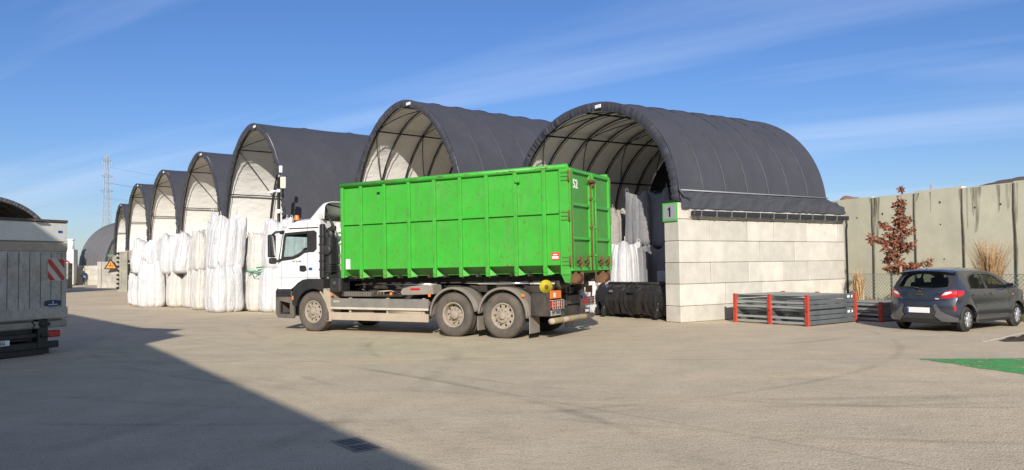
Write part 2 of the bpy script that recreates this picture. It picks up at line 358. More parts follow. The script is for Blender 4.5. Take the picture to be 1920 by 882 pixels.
for a, b_ in zip(kb, kb[1:]):
    d = Vector((b_[0]-a[0], b_[1]-a[1], 0)); L_ = d.length; n_ = int(L_/.8)+1
    for i in range(n_):
        M = boxM(Vector((a[0], a[1], 0))+d*((i+.5)/n_), d); m_.box((0, 0, -.02), (L_/n_-.01, .07, .07), .006, M)
tag(m_.build('bed_kerb', mat('kerb_concrete', (.42, .38, .31), .9)), 'low concrete kerb', kind='structure')
# grass strip at the foot of the retaining wall
random.seed(8); m_ = MB()
for i in range(8000):
    t = random.random()*12-.6; w = random.random()*2.6
    x = 12.0+.4*t*1.0-w*.92+.55; y = 29.4-.915*t-w*.4
    h = random.uniform(.12, .48)*(1.5 if random.random() < .08 else 1); a = random.random()*6.28; l = random.uniform(-.1, .1)
    m_.add([(x-.012*cos(a), y-.012*sin(a), 0), (x+.012*cos(a), y+.012*sin(a), 0), (x+l, y+l*sin(a), h)], [(0, 1, 2)])
tag(m_.build('grass_strip', grassm, recalc=False), 'dull short grass at the foot of the concrete wall', 'grass', kind='stuff')

# ---------------------------------------------------------------- hills
def hill(name, pts, depth, m, label):
    m_ = MB(); n_ = len(pts)-1; K = 90
    def f(u, v):
        s_ = u*n_; i = min(int(s_), n_-1); a, b_ = pts[i], pts[i+1]; t = s_-i; t = t*t*(3-2*t)
        x = lerp(a[0], b_[0], s_-i); y = lerp(a[1], b_[1], s_-i); z = lerp(a[2], b_[2], t)
        e = sin(pi*min(1, v*1.0)); d = Vector((x, y)).normalized()*depth*(v-.5)
        z2 = z*e**.7; z2 += (.035*z*noise.noise(Vector((x*.06, y*.06, v*4)))+.02*z*noise.noise(Vector((x*.3, y*.3, v*14))))*e
        return (x+d.x, y+d.y, z2-.3)
    m_.grid(f, K, 16); tag(m_.build(name, m), label, kind='structure')
hill('spoil_hill', [(150, 310, 2), (165, 308, 24), (178, 305, 30.2), (200, 300, 33.6), (225, 296, 35), (270, 280, 38), (320, 250, 30), (360, 210, 3)], 90, hillm, 'dark earth hill behind the concrete wall')
hill('pale_hill', [(150, 420, 3), (172, 420, 30), (182, 420, 37.2), (190, 420, 36.3), (215, 415, 30), (250, 410, 3)], 90, hillt, 'pale brown hill beyond the yard')
hill('far_ridge', [(-900, 900, 3), (-700, 980, 14), (-520, 1040, 10), (-380, 1080, 13), (-250, 1090, 6), (0, 1100, 4)], 160, mat('far_ridge_soil', (.10, .11, .10), .95), 'low ridge on the horizon')
# ---------------------------------------------------------------- warehouse behind the viewer (casts the big shade)
wh = thing('warehouse', 'tall grey warehouse behind the viewer whose roof edge shades the near yard', 'building')
shw = mat('sheet_cladding', (.35, .36, .38), .6, .1, var=.05)
def wall_run(mb, a, b_, h, depth):
    d = Vector((b_[0]-a[0], b_[1]-a[1], 0)); nrm = Vector((-d.y, d.x, 0)).normalized()
    if nrm.x > 0: nrm = -nrm
    p = [Vector((*a, 0)), Vector((*b_, 0)), Vector((*b_, 0))+nrm*depth, Vector((*a, 0))+nrm*depth]
    v = p+[q+Vector((0, 0, h)) for q in p]
    mb.add(v, [(0, 1, 5, 4), (1, 2, 6, 5), (2, 3, 7, 6), (3, 0, 4, 7), (4, 5, 6, 7), (0, 3, 2, 1)])
A0 = (10.5, -23.85); A1 = (-8.36, 3.77); A2 = (-27, 25.95)
m_ = MB(); wall_run(m_, A0, A1, 6.5, 14); m_.build('low_hall', shw, wh)
m_ = MB(); wall_run(m_, (A1[0]-.02, A1[1]+.02), A2, 7.44, 14); m_.build('high_hall', shw, wh)
m_ = MB()
for k in range(4):
    p = Vector((*A0, 0)).lerp(Vector((*A1, 0)), .18+.2*k); d = Vector((A1[0]-A0[0], A1[1]-A0[1], 0)); M = boxM(p, d)
    m_.box((0, -.06, 2), (3.6, .1, 4), .02, M)
m_.build('roller_door', mat('door_grey', (.5, .5, .5), .5), wh)

# ---------------------------------------------------------------- fabric-roofed halls
def block_wall(x0, x1, y0, y1, zs, bl, seed, bev=.02, first=None):
    r = random.Random(seed); m_ = MB()
    for i, (a, b_) in enumerate(zip(zs, zs[1:])):
        x = x0
        k = 0
        while x < x1-.05:
            l = bl*(r.choice((1, 1, .75, 1)) if not (i % 2 and k == 0) else .5)
            if first and i in first and k == 0: l = first[i]
            e = min(x+l, x1)
            if x1-e < .3: e = x1
            j = r.uniform(-.012, .012)
            m_.bx(x+.010, e-.010, y0+j, y1+j*.5, a+.004, b_-.004, bev); x = e; k += 1
    return m_
def hall(name, label, cx, cy, th, Wd, H, n, length, bay, zb=3.3, detail=2, back=True, bm=None, seed=1, skirt=False, group='fabric-roofed storage halls in a row', wt=.6, dark_in=False, wallbl=1.6, cover=None):
    t = thing(name, label, 'storage hall', (cx, cy, 0), th+pi/2, group)
    def prof(a, off=0.):
        c, s_ = cos(a), sin(a)
        return (math.copysign(abs(c)**(2/n), c)*(Wd/2-off), zb+(H-off-zb)*abs(s_)**(2/n))
    nb = max(1, round(length/bay)); bayl = length/nb; NA = 56
    angs = [pi*i/NA for i in range(NA+1)]
    angs = [a-.16*sin(4*a)*.5 for a in angs]
    def surf(off, amp, sag, sgn):
        m_ = MB(); NX = nb*7
        def f(u, v):
            a = interp([(i/NA, x) for i, x in enumerate(angs)], u) if False else angs[round(u*NA)]
            X = v*length; ph = (v*nb) % 1.0
            w = sag*sin(pi*ph)*(0.4+.6*sin(a))+amp*noise.noise(Vector((X*.9+seed, a*4, off)))+amp*.5*noise.noise(Vector((X*3.1, a*9, seed)))
            y, z = prof(a, off+w)
            return (X, y, z)
        m_.grid(f, NA, NX); return m_
    surf(0, .012, .024, 1).build('roof_cover', cover or fab_dark, t, False)
    surf(.10, .03, .02, 1).build('roof_lining', fab_white if not dark_in else mat('interior_shade', (.012, .012, .014), .9), t, False)  # dark_in: shade of the interior put into a near-black lining colour
    # pleated edge band round the mouth
    m_ = MB(); NB = 240; r = random.Random(seed)
    ph = [r.uniform(-1, 1) for _ in range(NB+1)]
    def band(u, v):
        i = round(u*NB); a = pi*u; o = .30*v
        y, z = prof(a, o-.01); return (-.03-.045*ph[i]*min(1, v*3.)*(1.1-.5*v)-.03*sin(pi*v), y+.012*ph[i], z+.008*ph[i])
    m_.grid(band, NB, 5); o = m_.build('edge_band', fab_dark, t, False)
    # seam ridges on the roof
    if detail > 0:
        for i in range(1, nb):
            m_ = MB(); m_.tube([(i*bayl, *prof(a, -.012)) for a in angs[::2]], .014, 4); m_.build('seam', fab_dark, t)
    # steel arches inside
    for i in range(0, nb+1):
        m_ = MB(); pts = [(min(max(i*bayl, .12), length-.1), *prof(a, .21)) for a in angs[::2]]
        m_.tube(pts, .034 if detail > 1 else .045, 6)
        if detail > 1: m_.tube([(p[0], *prof(a, .31)) for p, a in zip(pts, angs[::2])], .014, 5)
        m_.build('arch_rib', steel_dark, t)
    # purlins
    for a in (pi*.33, pi*.5, pi*.67, pi*.85, pi*.15):
        m_ = MB(); y, z = prof(a, .24); m_.tube([(.1, y, z), (length-.1, y, z)], .032, 6); m_.build('purlin', steel_dark, t)
    for i in range(0, nb, 2):
        for (a, b_) in ((.97, .85), (.67, .85), (.67, .5), (.33, .5), (.33, .15)):
            m_ = MB(); y0, z0 = prof(pi*a, .26); y1, z1 = prof(pi*b_, .26)
            K = 6; m_.tube([((i+k/K)*bayl*1.0, *prof(pi*lerp(a, b_, k/K), .25)) for k in range(K+1)], .02, 5); m_.build('brace', steel_dark, t)
    if detail > 0:
        # long tension rod from the front left foot into the roof
        m_ = MB(); y0, z0 = prof(pi*.985, .3); y1, z1 = prof(pi*.66, .3); m_.tube([(.15, y0, z0+.35), (min(length-.3, 3.6), y1, z1-.7)], .02, 5); m_.build('tie_rod', mat('bare_steel', (.5, .5, .5), .4, .5), t)
        m_ = MB(); y, z = prof(pi*.56, .15); m_.box((-.10, y, z), (.03, .30, .12), .02); m_.build('maker_plate', whites, t)
    # walls
    bm = bm or blockm
    zs = [0, .46, 1.08, 1.69, 2.31, 2.93, zb-.02] if zb > 2.9 else [0, .6, 1.2, 1.8, zb-.02]
    for sgn in (1, -1):
        y = sgn*Wd/2+(.25 if (skirt and sgn < 0) else 0); dw = length+(.8 if skirt else .35) if (sgn < 0 or not skirt) else length+.1
        fr = {0: .62, 1: 1.85, 2: 1.25, 3: 1.8, 4: 1.25} if (skirt and sgn < 0) else None
        block_wall(-.12, dw, y-wt/2, y+wt/2, zs, wallbl, seed*7+sgn, .018 if detail > 0 else 0, fr).build('block_wall', bm, t)
    if back:
        block_wall(0, Wd-wt, 0, .5, zs, wallbl, seed*3, 0).build('back_wall', bm, t)
        o = [c for c in t.children if c.name.startswith('back_wall')][-1]; o.rotation_euler = (0, 0, pi/2); o.location = (length, -Wd/2+wt/2, 0)
        m_ = MB(); m_.add([(length-.15, *prof(a, .12)) for a in angs], [tuple(range(len(angs)))]); m_.build('end_sheet', fab_white if not (dark_in or skirt) else mat('interior_shade', (.012, .012, .014), .9), t)  # darkness at the back of the hall put into the sheet colour
    return t, prof
h1, pf1 = hall('storage_hall', 'nearest fabric hall on the right, on pale concrete blocks with a number 1 sign', 2.44, 25.65, -1.008, 8.8, 6.99, 2.15, 6.65, .95, skirt=True, seed=3, group='fabric-roofed storage halls in a row')
hall('storage_hall', 'second fabric hall from the right, its mouth behind the green container', -4.43, 31.1, -.87, 8.5, 8.4, 1.89, 9.4, 1.2, seed=5)
hall('storage_hall', 'third fabric hall from the right, rising behind the truck cab and the camera pole', -12.05, 35.7, -.915, 8.5, 8.41, 1.90, 9.4, 2.1, seed=7)
hall('storage_hall', 'fourth fabric hall from the right, behind the tallest heap of white bags', -17.87, 44.05, -.915, 8.5, 8.41, 1.93, 9.4, 2.1, seed=9)
hall('storage_hall', 'fifth fabric hall from the right, between two taller looking halls', -23.44, 51.75, -.925, 8.5, 8.41, 2.0, 9.4, 2.1, seed=11)
hall('storage_hall', 'sixth fabric hall from the right, behind the leftmost white bags', -29.04, 59.75, -.935, 8.5, 8.4, 2.13, 9.4, 2.1, seed=13, detail=1)
hall('storage_hall', 'seventh and smallest looking fabric hall with a lit white lining, beside the low round hall', -39.2, 77.35, -.96, 8.5, 8.4, 2.12, 9.4, 1.85, seed=15, detail=1, bm=blockd)
hall('round_hall', 'low dark round hall seen side-on at the end of the road', -45.1, 95.9, atan2(.6, -.8)-pi/2, 10.6, 7.9, 2.0, 6.6, .9, zb=2.35, seed=17, detail=1, cover=mat('faded_grey_fabric', (.13, .13, .135), .7, var=.1, vscale=1, bump=.4, bscale=3, bdist=.02), group='fabric-roofed storage halls in a row')
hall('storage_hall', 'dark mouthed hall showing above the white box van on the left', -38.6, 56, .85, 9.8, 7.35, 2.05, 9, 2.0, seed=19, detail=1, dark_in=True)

# hall 1 extras: flared skirt, gutter, downpipe, corner block, number sign
Ws = 8.8/2; Wo = Ws-.25
m_ = MB(); r = random.Random(2)
def sk(u, v):
    X = -.05+u*7.5
    y0, z0 = -(Ws-.0), 3.74; y1, z1 = -(Wo+.40), 3.24
    w = .05*noise.noise(Vector((X*2.3+v*3.2, v*2, 0)))+.04*noise.noise(Vector((X*6+v*5, v*3, 2)))
    t_ = v
    yy = lerp(y0, y1, t_)-.05*sin(pi*t_)*0; zz = lerp(z0, z1, t_)+.10*sin(pi*t_)+w*sin(pi*min(1, v*1.0))*1.4
    if X > 6.65: zz -= (X-6.65)*.35*(1-v)
    return (X, yy-w, zz)
m_.grid(sk, 110, 14); m_.build('skirt', fab_dark, h1, False)
m_ = MB(); m_.tube([(.02, -(Ws+.015), 3.765), (6.67, -(Ws+.015), 3.765)], .022, 6); m_.build('clamp_rail', galv, h1)
m_ = MB()
m_.bx(.28, 7.42, -(Wo+.53), -(Wo+.38), 3.03, 3.17, .02); m_.build('gutter', gutterm, h1)
for i in range(11):
    m_ = MB(); m_.bx(.55+i*.62, .566+i*.62, -(Wo+.536), -(Wo+.31), 3.01, 3.178, 0); m_.build('gutter_bracket', galv, h1)
m_ = MB(); m_.bx(.28, 7.4, -(Wo+.345), -(Wo+.302), 3.0, 3.26, .005); m_.build('eaves_board', blockm, h1)
m_ = MB(); m_.tube([(7.36, -(Wo+.45), 3.02), (7.38, -(Wo+.45), 2.88), (7.50, -(Wo+.34), 2.72), (7.50, -(Wo+.34), .05)], .035, 8); m_.build('downpipe', gutterm, h1)
m_ = MB(); m_.bx(-.125, .42, -(Wo+.3), -(Wo-.3), 2.935, 3.42, .02); m_.build('corner_block', blockm, h1)
m_ = MB(); m_.bx(-.17, .47, -(Wo+.34), -(Wo-.34), 3.42, 3.475, .006); m_.build('cap_sheet', gutterm, h1)
sg = MB(); sg.bx(-.155, -.13, -(Wo+.285), -(Wo-.31), 2.88, 3.41, .004); so1 = sg.build('number_sign', signgr, h1)
sg = MB(); sg.bx(-.162, -.156, -(Wo+.235), -(Wo-.26), 2.93, 3.36, 0); sg.build('sign_face', signg, so1)
sg = MB(); sg.prism([(-.035, -.14), (.035, -.14), (.035, .14), (-.015, .14), (-.075, .085), (-.075, .04), (-.035, .06)], 0, .004, Matrix.Translation((-.163, -(Wo-.01), 3.145)) @ Matrix.Rotation(-pi/2, 4, 'Z') @ Matrix.Scale(1, 4)); sg.build('sign_numeral', blacks, so1)
# loose folds where the cover meets the corner block
m_ = MB(); m_.tube([(-.02, -(Ws-.02), 4.0), (-.05, -(Ws+.05), 3.75), (.02, -(Ws+.14), 3.6), (.25, -(Ws+.2), 3.5)], [.03, .035, .03, .015], 6); m_.build('tie_strap', fab_dark, h1)

# ---------------------------------------------------------------- tall retaining wall on the right
P0 = Vector((12.87, 30, 0)); dW = Vector((.3775, -.926, 0)).normalized()
rw = thing('retaining_wall', 'tall weathered concrete panel wall behind the parked grey car', 'wall', P0, atan2(dW.y, dW.x))
random.seed(11)
edges = [-12.0, -10.2, -8.4, -6.6, -4.8, -3.1, -1.3, .0]
edges = [-13.9+1.79*i for i in range(8)]+[1.5, 3.31, 5.14, 6.86, 8.65, 10.44, 12.23]
for i, (a, b_) in enumerate(zip(edges, edges[1:])):
    if b_ <= a: continue
    h = 4.05+random.uniform(-.03, .03)
    m_ = MB(); m_.bx(a+.008, b_-.008, -.1, .1, 0, h)
    p = m_.build('wall_panel', concw, rw)
    if 0 < b_ < 9:
        hs_ = []
        for (u, v) in ((.25, 3.35), (.75, 3.35)) if i % 3 else ((.55, 3.6), (.55, 2.9), (.6, 1.7), (.75, 1.1)):
            mm = MB(); mm.disc((lerp(a, b_, u), -.103, v+random.uniform(-.05, .05)), .028+.022*random.random(), 'Y', 12); mm.build('anchor_hole', holec, p)
# run-off stains next to the joints
stm = bpy.data.materials.new('runoff_stain'); stm.use_nodes = True
_t = stm.node_tree; _b = _t.nodes['Principled BSDF']; _b.inputs['Base Color'].default_value = (.24, .225, .16, 1); _b.inputs['Roughness'].default_value = .95
_tr = _t.nodes.new('ShaderNodeBsdfTransparent'); _mx = _t.nodes.new('ShaderNodeMixShader'); _n = _t.nodes.new('ShaderNodeTexNoise'); _n.inputs['Scale'].default_value = 2.2; _n.inputs['Detail'].default_value = 8
_m2 = _t.nodes.new('ShaderNodeMapping'); _m2.inputs['Scale'].default_value = (5, 1, .55); _c = _t.nodes.new('ShaderNodeTexCoord'); _r = _t.nodes.new('ShaderNodeMapRange'); _r.inputs[1].default_value = .36; _r.inputs[2].default_value = .75; _r.inputs[4].default_value = .75
_t.links.new(_c.outputs['Object'], _m2.inputs[0]); _t.links.new(_m2.outputs[0], _n.inputs['Vector']); _t.links.new(_n.outputs[0], _r.inputs[0]); _t.links.new(_r.outputs[0], _mx.inputs[0])
_t.links.new(_tr.outputs[0], _mx.inputs[1]); _t.links.new(_b.outputs[0], _mx.inputs[2]); _t.links.new(_mx.outputs[0], _t.nodes['Material Output'].inputs[0])
m_ = MB()
for e in edges:
    if -1 < e < 10:
        w = random.uniform(.05, .13); s_ = random.choice((-1, 1)); z0 = random.uniform(0, 2)
        m_.add([(e+s_*.02, -.104, z0), (e+s_*(w*.5), -.104, z0), (e+s_*w, -.104, 3.4), (e+s_*w*1.3, -.104, 4.0), (e+s_*.02, -.104, 4.0)], [(0, 1, 2, 3, 4)])
for k in range(16):
    e = random.uniform(-.5, 9.5); w = random.uniform(.08, .4); z0 = random.uniform(2.5, 3.7)
    m_.add([(e+w*.3, -.105, z0), (e+w*.6, -.105, z0+.1), (e+w, -.105, 4.0), (e, -.105, 4.0)], [(0, 1, 2, 3)])
m_.build('runoff_stains', stm, rw)
for k, e in enumerate((1.5, 3.31, 5.14, 6.86, 8.65)):
    m_ = MB(); m_.tube([(e+.0, -.09, 4.0), (e-.02, -.09, 3.2), (e+.01, -.09, 2.4), (e-.03, -.09, 0)], [.03, .035, .04, .045], 6); m_.build('joint_sealant', holec if k % 2 else mat('sealant', (.10, .09, .065), .95), rw)
for e in edges[1:-1]:
    m_ = MB(); m_.bx(e-.03, e+.03, -.088, .088, 0, 3.98); m_.build('joint_filler', holec, rw)

# ---------------------------------------------------------------- chain-link fence in front of it
F0 = Vector((11.25, 26.6, 0)); F1 = Vector((14.75, 19.6, 0)); dF = (F1-F0); LF = dF.length
fc = thing('chain_link_fence', 'low chain-link fence on dark green posts before the concrete wall', 'fence', F0, atan2(dF.y, dF.x))
m_ = MB(); st = .115; hF = 1.22
def wire(mb, a, b_):
    mb.tube([a, b_], .0065, 3, cap=False)
k = -hF
while k < LF:
    x0, z0, x1, z1 = k, .03, k+hF, .03+hF
    if x0 < 0: z0 += -x0; x0 = 0
    if x1 > LF: z1 -= x1-LF; x1 = LF
    wire(m_, (x0, .004, z0), (x1, .004, z1)); wire(m_, (x0, -.004, .06+hF-z0), (x1, -.004, .06+hF-z1)); k += st
m_.build('wire_mesh', wirem, fc)
m_ = MB(); m_.tube([(0, 0, .03+hF), (LF, 0, .03+hF)], .006, 5); m_.tube([(0, 0, .03), (LF, 0, .03)], .006, 5); m_.build('tension_wire', wirem, fc)
for x in (.03, 1.95, 3.9, 5.85, LF-.03):
    m_ = MB(); m_.tube([(x, .05, 0), (x, .05, 1.42)], .032, 8); m_.build('post', postg, fc)
# ================================================================ truck
yawT = 1.077; hT = atan2(cos(yawT), -sin(yawT))
nT = Vector((cos(yawT), sin(yawT), 0))
OT = Vector((-.253, 17.812, 0))+nT*1.24
tr = thing('tipper_truck', 'white three-axle hooklift truck with muddy wheels carrying the green container', 'truck', OT, hT)
def P(mb, name, m, parent=None): return mb.build(name, m, parent or tr)
def wheel(parent, X, yout, R=.52, wd=.30, style='convex', side=1, rim_r=.30, tm=tyrem, rm=rimm):
    """side=+1: outer face towards +Y"""
    M = Matrix.Translation((X, yout, R)) @ (Matrix.Identity(4) if side > 0 else Matrix.Rotation(pi, 4, 'Z'))
    w = wd; tp = [(rim_r, -w+.03), (rim_r+.05, -w+.005), (R-.05, -w), (R-.012, -w+.03), (R, -w+.06), (R, -.06), (R-.012, -.03), (R-.045, -.004), (R-.11, .006), (rim_r+.06, -.002), (rim_r+.015, -.02), (rim_r, -.035)]
    m_ = MB(); m_.lathe(tp, M, 48)
    for k in range(44):
        a = 2*pi*k/44
        for yy in (-.09, -w+.09): m_.box((0, 0, 0), (.05, .085, .012), 0, M @ Matrix.Rotation(a+(.07 if yy < -.1 else 0), 4, 'Y') @ Matrix.Translation((0, yy, R+.003)) @ Matrix.Rotation(.3, 4, 'Z'))
    t_ = m_.build('tyre', tm, parent)
    m_ = MB()
    m_.lathe([(rim_r+.002, -.03), (rim_r-.012, -.02), (rim_r-.03, -.03), (rim_r-.045, -.06), (rim_r-.05, -w+.05)], M, 40)
    hb = [[(r_*cos(a)+.0, r_*sin(a)) for a, r_ in ((2*pi*j/8, .026) for j in range(8))] for _ in range(1)][0]
    holes = []
    NH = 10; rr = rim_r*.74
    dd = -.06 if style == 'convex' else -.17
    for k in range(NH):
        a = 2*pi*k/NH; holes.append([(cos(a)*rr+x*1.0, sin(a)*rr+z*1.2) for x, z in hb])
    outer = [(cos(2*pi*k/40)*(rim_r-.045), sin(2*pi*k/40)*(rim_r-.045)) for k in range(40)]
    m_.prism(outer, dd, dd-.012, M, holes)
    if style == 'convex':
        m_.lathe([(rim_r*.6, dd), (rim_r*.56, dd+.03), (rim_r*.5, dd+.035), (.0, dd+.035)], M, 28)
        m_.lathe([(.085, dd+.03), (.08, dd+.075), (.05, dd+.085), (0, dd+.085)], M, 20); rb = rim_r*.5; yb = dd+.045
    else:
        m_.lathe([(rim_r*.55, dd), (rim_r*.5, dd+.02), (0, dd+.02)], M, 28)
        m_.lathe([(.115, dd+.01), (.11, dd+.10), (.085, dd+.125), (0, dd+.125)], M, 20); rb = rim_r*.52; yb = dd+.03
    for k in range(10):
        a = 2*pi*(k+.5)/10; m_.lathe([(.016, -.02), (.016, .02), (0, .022)], M @ Matrix.Translation((cos(a)*rb, yb, sin(a)*rb)), 6, False)
    m_.build('rim', rm, t_)
    m_ = MB(); m_.lathe([(rim_r-.05, -w*.75), (0, -w*.75)], M, 24); m_.build('brake_drum', holem, t_)
    return t_
FR = 5.739
for X, st in ((0, 'convex'), (1.35, 'concave'), (FR, 'convex')):
    wheel(tr, X, 1.24, style=st); wheel(tr, X, -1.24, style=st, side=-1)
    if X < 5 and st == 'concave':
        wheel(tr, X, .86, style='concave'); wheel(tr, X, -.86, style='concave', side=-1)
    m_ = MB(); m_.tube([(X, -1.1, .52), (X, 1.1, .52)], .09, 10); m_.box((X, 0, .52), (.4, .42, .42), .08); P(m_, 'axle', chas)
# chassis
m_ = MB()
for s_ in (1, -1): m_.bx(-1.25, 6.7, s_*.38-.04, s_*.38+.04, .72, 1.0, .01)
for x in (-1.2, -.4, .7, 2.0, 3.2, 4.4): m_.bx(x-.05, x+.05, -.36, .36, .76, .96)
P(m_, 'chassis_frame', chas)
m_ = MB()
for s_ in (1, -1): m_.bx(-1.3, 4.6, s_*.50-.05, s_*.50+.05, 1.03, 1.20, .01)
for x in (-1.1, -.2, 1.0, 2.4, 3.9): m_.bx(x-.04, x+.04, -.5, .5, 1.05, 1.14)
m_.tube([(1.4, 0, 1.12), (4.5, 0, 1.18)], .11, 10); m_.bx(4.5, 4.72, -.3, .3, .95, 2.5, .03); m_.bx(4.45, 4.75, -.14, .14, 2.5, 3.3, .03)
P(m_, 'hook_lift_arm', chas)
# cab ------------------------------------------------------------
xr, xf = 5.42, 7.02
side = [(xr+.12, 1.10), (xr+.12, 2.95), (5.7, 2.98), (6.35, 2.97), (6.62, 2.88), (6.75, 2.74), (6.83, 2.5), (6.98, 1.85), (7.01, 1.5), (7.01, 1.10), (6.50, 1.10), (6.42, 1.16), (6.30, 1.27), (6.05, 1.38), (5.8, 1.42)]
side = [(xr+.12, 1.36), (xr+.12, 2.93), (5.7, 2.95), (6.3, 2.94), (6.58, 2.86), (6.72, 2.74), (6.82, 2.5), (6.96, 1.85), (7.0, 1.5), (7.0, 1.12), (6.52, 1.12), (6.42, 1.18), (6.25, 1.30), (6.05, 1.37), (5.8, 1.39)]
win = [(5.64, 2.20), (5.64, 2.60), (5.70, 2.64), (6.70, 2.60), (6.75, 2.5), (6.84, 1.95), (6.80, 1.93), (6.45, 1.96), (6.25, 2.02), (6.05, 2.12), (5.86, 2.14), (5.70, 2.14)]
for s_ in (1, -1):
    m_ = MB(); m_.prism(side, s_*1.22, s_*1.17, None, [win]); sd_ = P(m_, 'cab_side', whitep)
    m_ = MB(); m_.prism([(x, z) for x, z in win], s_*1.20, s_*1.195); m_.build('side_glass', glass('cab_glass', (.86, .94, .93), .12), sd_)
    # black surround and rear filler of the side window
    fr_ = [(5.60, 2.18), (5.60, 2.62), (5.68, 2.68), (6.73, 2.64), (6.79, 2.52), (6.88, 1.92), (6.83, 1.88), (6.42, 1.92), (6.22, 1.98), (6.03, 2.08), (5.86, 2.10), (5.70, 2.10)]
    inn = [(5.94, 2.17), (5.94, 2.60), (6.66, 2.575), (6.72, 2.46), (6.80, 1.99), (6.46, 2.0), (6.28, 2.06), (6.08, 2.155)]
    m_ = MB(); m_.prism(fr_, s_*1.223, s_*1.228, None, [inn]); m_.build('window_surround', blackp, sd_)
    m_ = MB(); m_.bx(5.925, 5.935, s_*1.221, s_*1.224, 1.25, 2.9); m_.bx(6.86, 6.868, s_*1.221, s_*1.224, 1.2, 1.9); m_.bx(5.55, 7.0, s_*1.221, s_*1.2235, 1.415, 1.425); m_.bx(5.54, 6.6, s_*1.2205, s_*1.226, 2.735, 2.765); m_.build('door_gap', blacks, sd_)
    m_ = MB(); m_.prism([(5.95, 1.62), (5.98, 1.72), (6.02, 1.75), (6.20, 1.75), (6.20, 1.60), (6.05, 1.58)], s_*1.222, s_*1.236); m_.build('door_handle', blackp, sd_)
m_ = MB(); m_.box((5.82, 1.226, 1.655), (.13, .006, .075), .002); P(m_, 'round_badge', bluem)
text('TGS 26.440', .075, frame((6.32, 1.228, 1.86), (-1, 0, 0), (0, 0, 1)), mat('grey_letter', (.2, .2, .2), .5), 'door_lettering', tr)
# cab shell across
topl = [(xr+.12, 2.93), (5.7, 2.95), (6.3, 2.94), (6.58, 2.86), (6.72, 2.74), (6.80, 2.55)]
m_ = MB()
m_.grid(lambda u, v: ((lambda x, z: (x, -1.22+2.44*u, z+.10*(1-abs(2*u-1)**5)-.0))(*(topl[round(v*5)]))), 16, 5)
P(m_, 'cab_roof', whitep)
m_ = MB(); m_.bx(6.97, 7.02, -1.2, 1.2, 1.12, 1.85, .01); m_.bx(7.02, 7.04, -.95, .95, 1.2, 1.75, .01); P(m_, 'cab_front', whitep)
m_ = MB(); m_.add([(6.97, -1.15, 1.86), (6.97, 1.15, 1.86), (6.80, 1.10, 2.56), (6.80, -1.10, 2.56)], [(0, 1, 2, 3)]); P(m_, 'windscreen', glass('cab_glass'))
m_ = MB()
for s_ in (1, -1): m_.tube([(6.97, s_*1.18, 1.85), (6.80, s_*1.17, 2.6)], .05, 6)
m_.tube([(6.79, -1.15, 2.60), (6.79, 1.15, 2.60)], .06, 6); P(m_, 'windscreen_pillars', blackp)
m_ = MB(); m_.prism([(5.54, 1.30), (5.54, 2.95), (5.50, 2.95), (5.50, 1.30)], -1.2, 1.2); m_.bx(5.42, 5.5, -1.15, .55, 1.4, 2.9, .02); m_.bx(5.38, 5.42, -1.0, .30, 1.6, 2.7, .02); m_.tube([(5.40, .52, 2.75), (5.38, .50, 2.2), (5.36, .44, 1.7), (5.3, .34, 1.52), (5.25, 0, 1.5)], .05, 8); P(m_, 'cab_rear_wall', whitep)
m_ = MB(); m_.bx(5.5, 7.0, -1.17, 1.17, 1.30, 1.36); m_.bx(6.6, 6.97, -1.12, 1.12, 1.36, 1.88, .05); P(m_, 'dashboard', blackp)
for s_ in (1, -1):
    m_ = MB(); m_.box((5.95, s_*.62, 1.62), (.5, .5, .18), .05); m_.box((5.72, s_*.62, 2.02), (.16, .5, .75), .05); m_.box((5.74, s_*.62, 2.47), (.1, .28, .2), .04); P(m_, 'seat', blackp)
m_ = MB(); m_.tube([(6.45+.07*sin(a), .62+.22*cos(a), 2.02+.2*sin(a)) for a in [2*pi*k/20 for k in range(20)]], .03, 6, closed=True); m_.tube([(6.45, .62, 2.02), (6.75, .62, 1.8)], .03, 6); m_.tube([(6.45, .42, 2.02), (6.45, .82, 2.02)], .015, 5); P(m_, 'steering_wheel', blackp)
# dark side panel between cab and body, intake stack
m_ = MB()
for s_ in (1, -1):
    m_.bx(5.40, 5.54, s_*1.14-.05*s_, s_*1.21, 1.40, 2.84, .02)
    for z in (1.62, 1.84, 2.06, 2.28, 2.50): m_.bx(5.39, 5.545, s_*1.13, s_*1.225, z, z+.035, .006)
P(m_, 'wind_deflector', blackp)
m_ = MB(); m_.bx(5.20, 5.40, .86, 1.14, 1.50, 2.50, .06); m_.tube([(5.30, 1.0, 2.4), (5.30, 1.0, 2.62), (5.38, .98, 2.68)], .10, 10)
for z in (1.56, 1.63, 1.70, 1.77): m_.bx(5.17, 5.41, .84, 1.15, z, z+.03, .005)
m_.lathe([(.14, 0), (.14, .06), (.10, .08), (0, .08)], Matrix.Translation((5.3, 1.13, 2.15)), 20); P(m_, 'air_intake', blackp)
m_ = MB(); m_.tube([(5.4, 1.0, 3.08), (5.32, 1.02, 2.95), (5.22, 1.05, 2.86), (5.2, 1.0, 2.70)], .035, 6); m_.box((5.18, 1.05, 2.72), (.16, .1, .14), .03); P(m_, 'rear_arm', blackp)
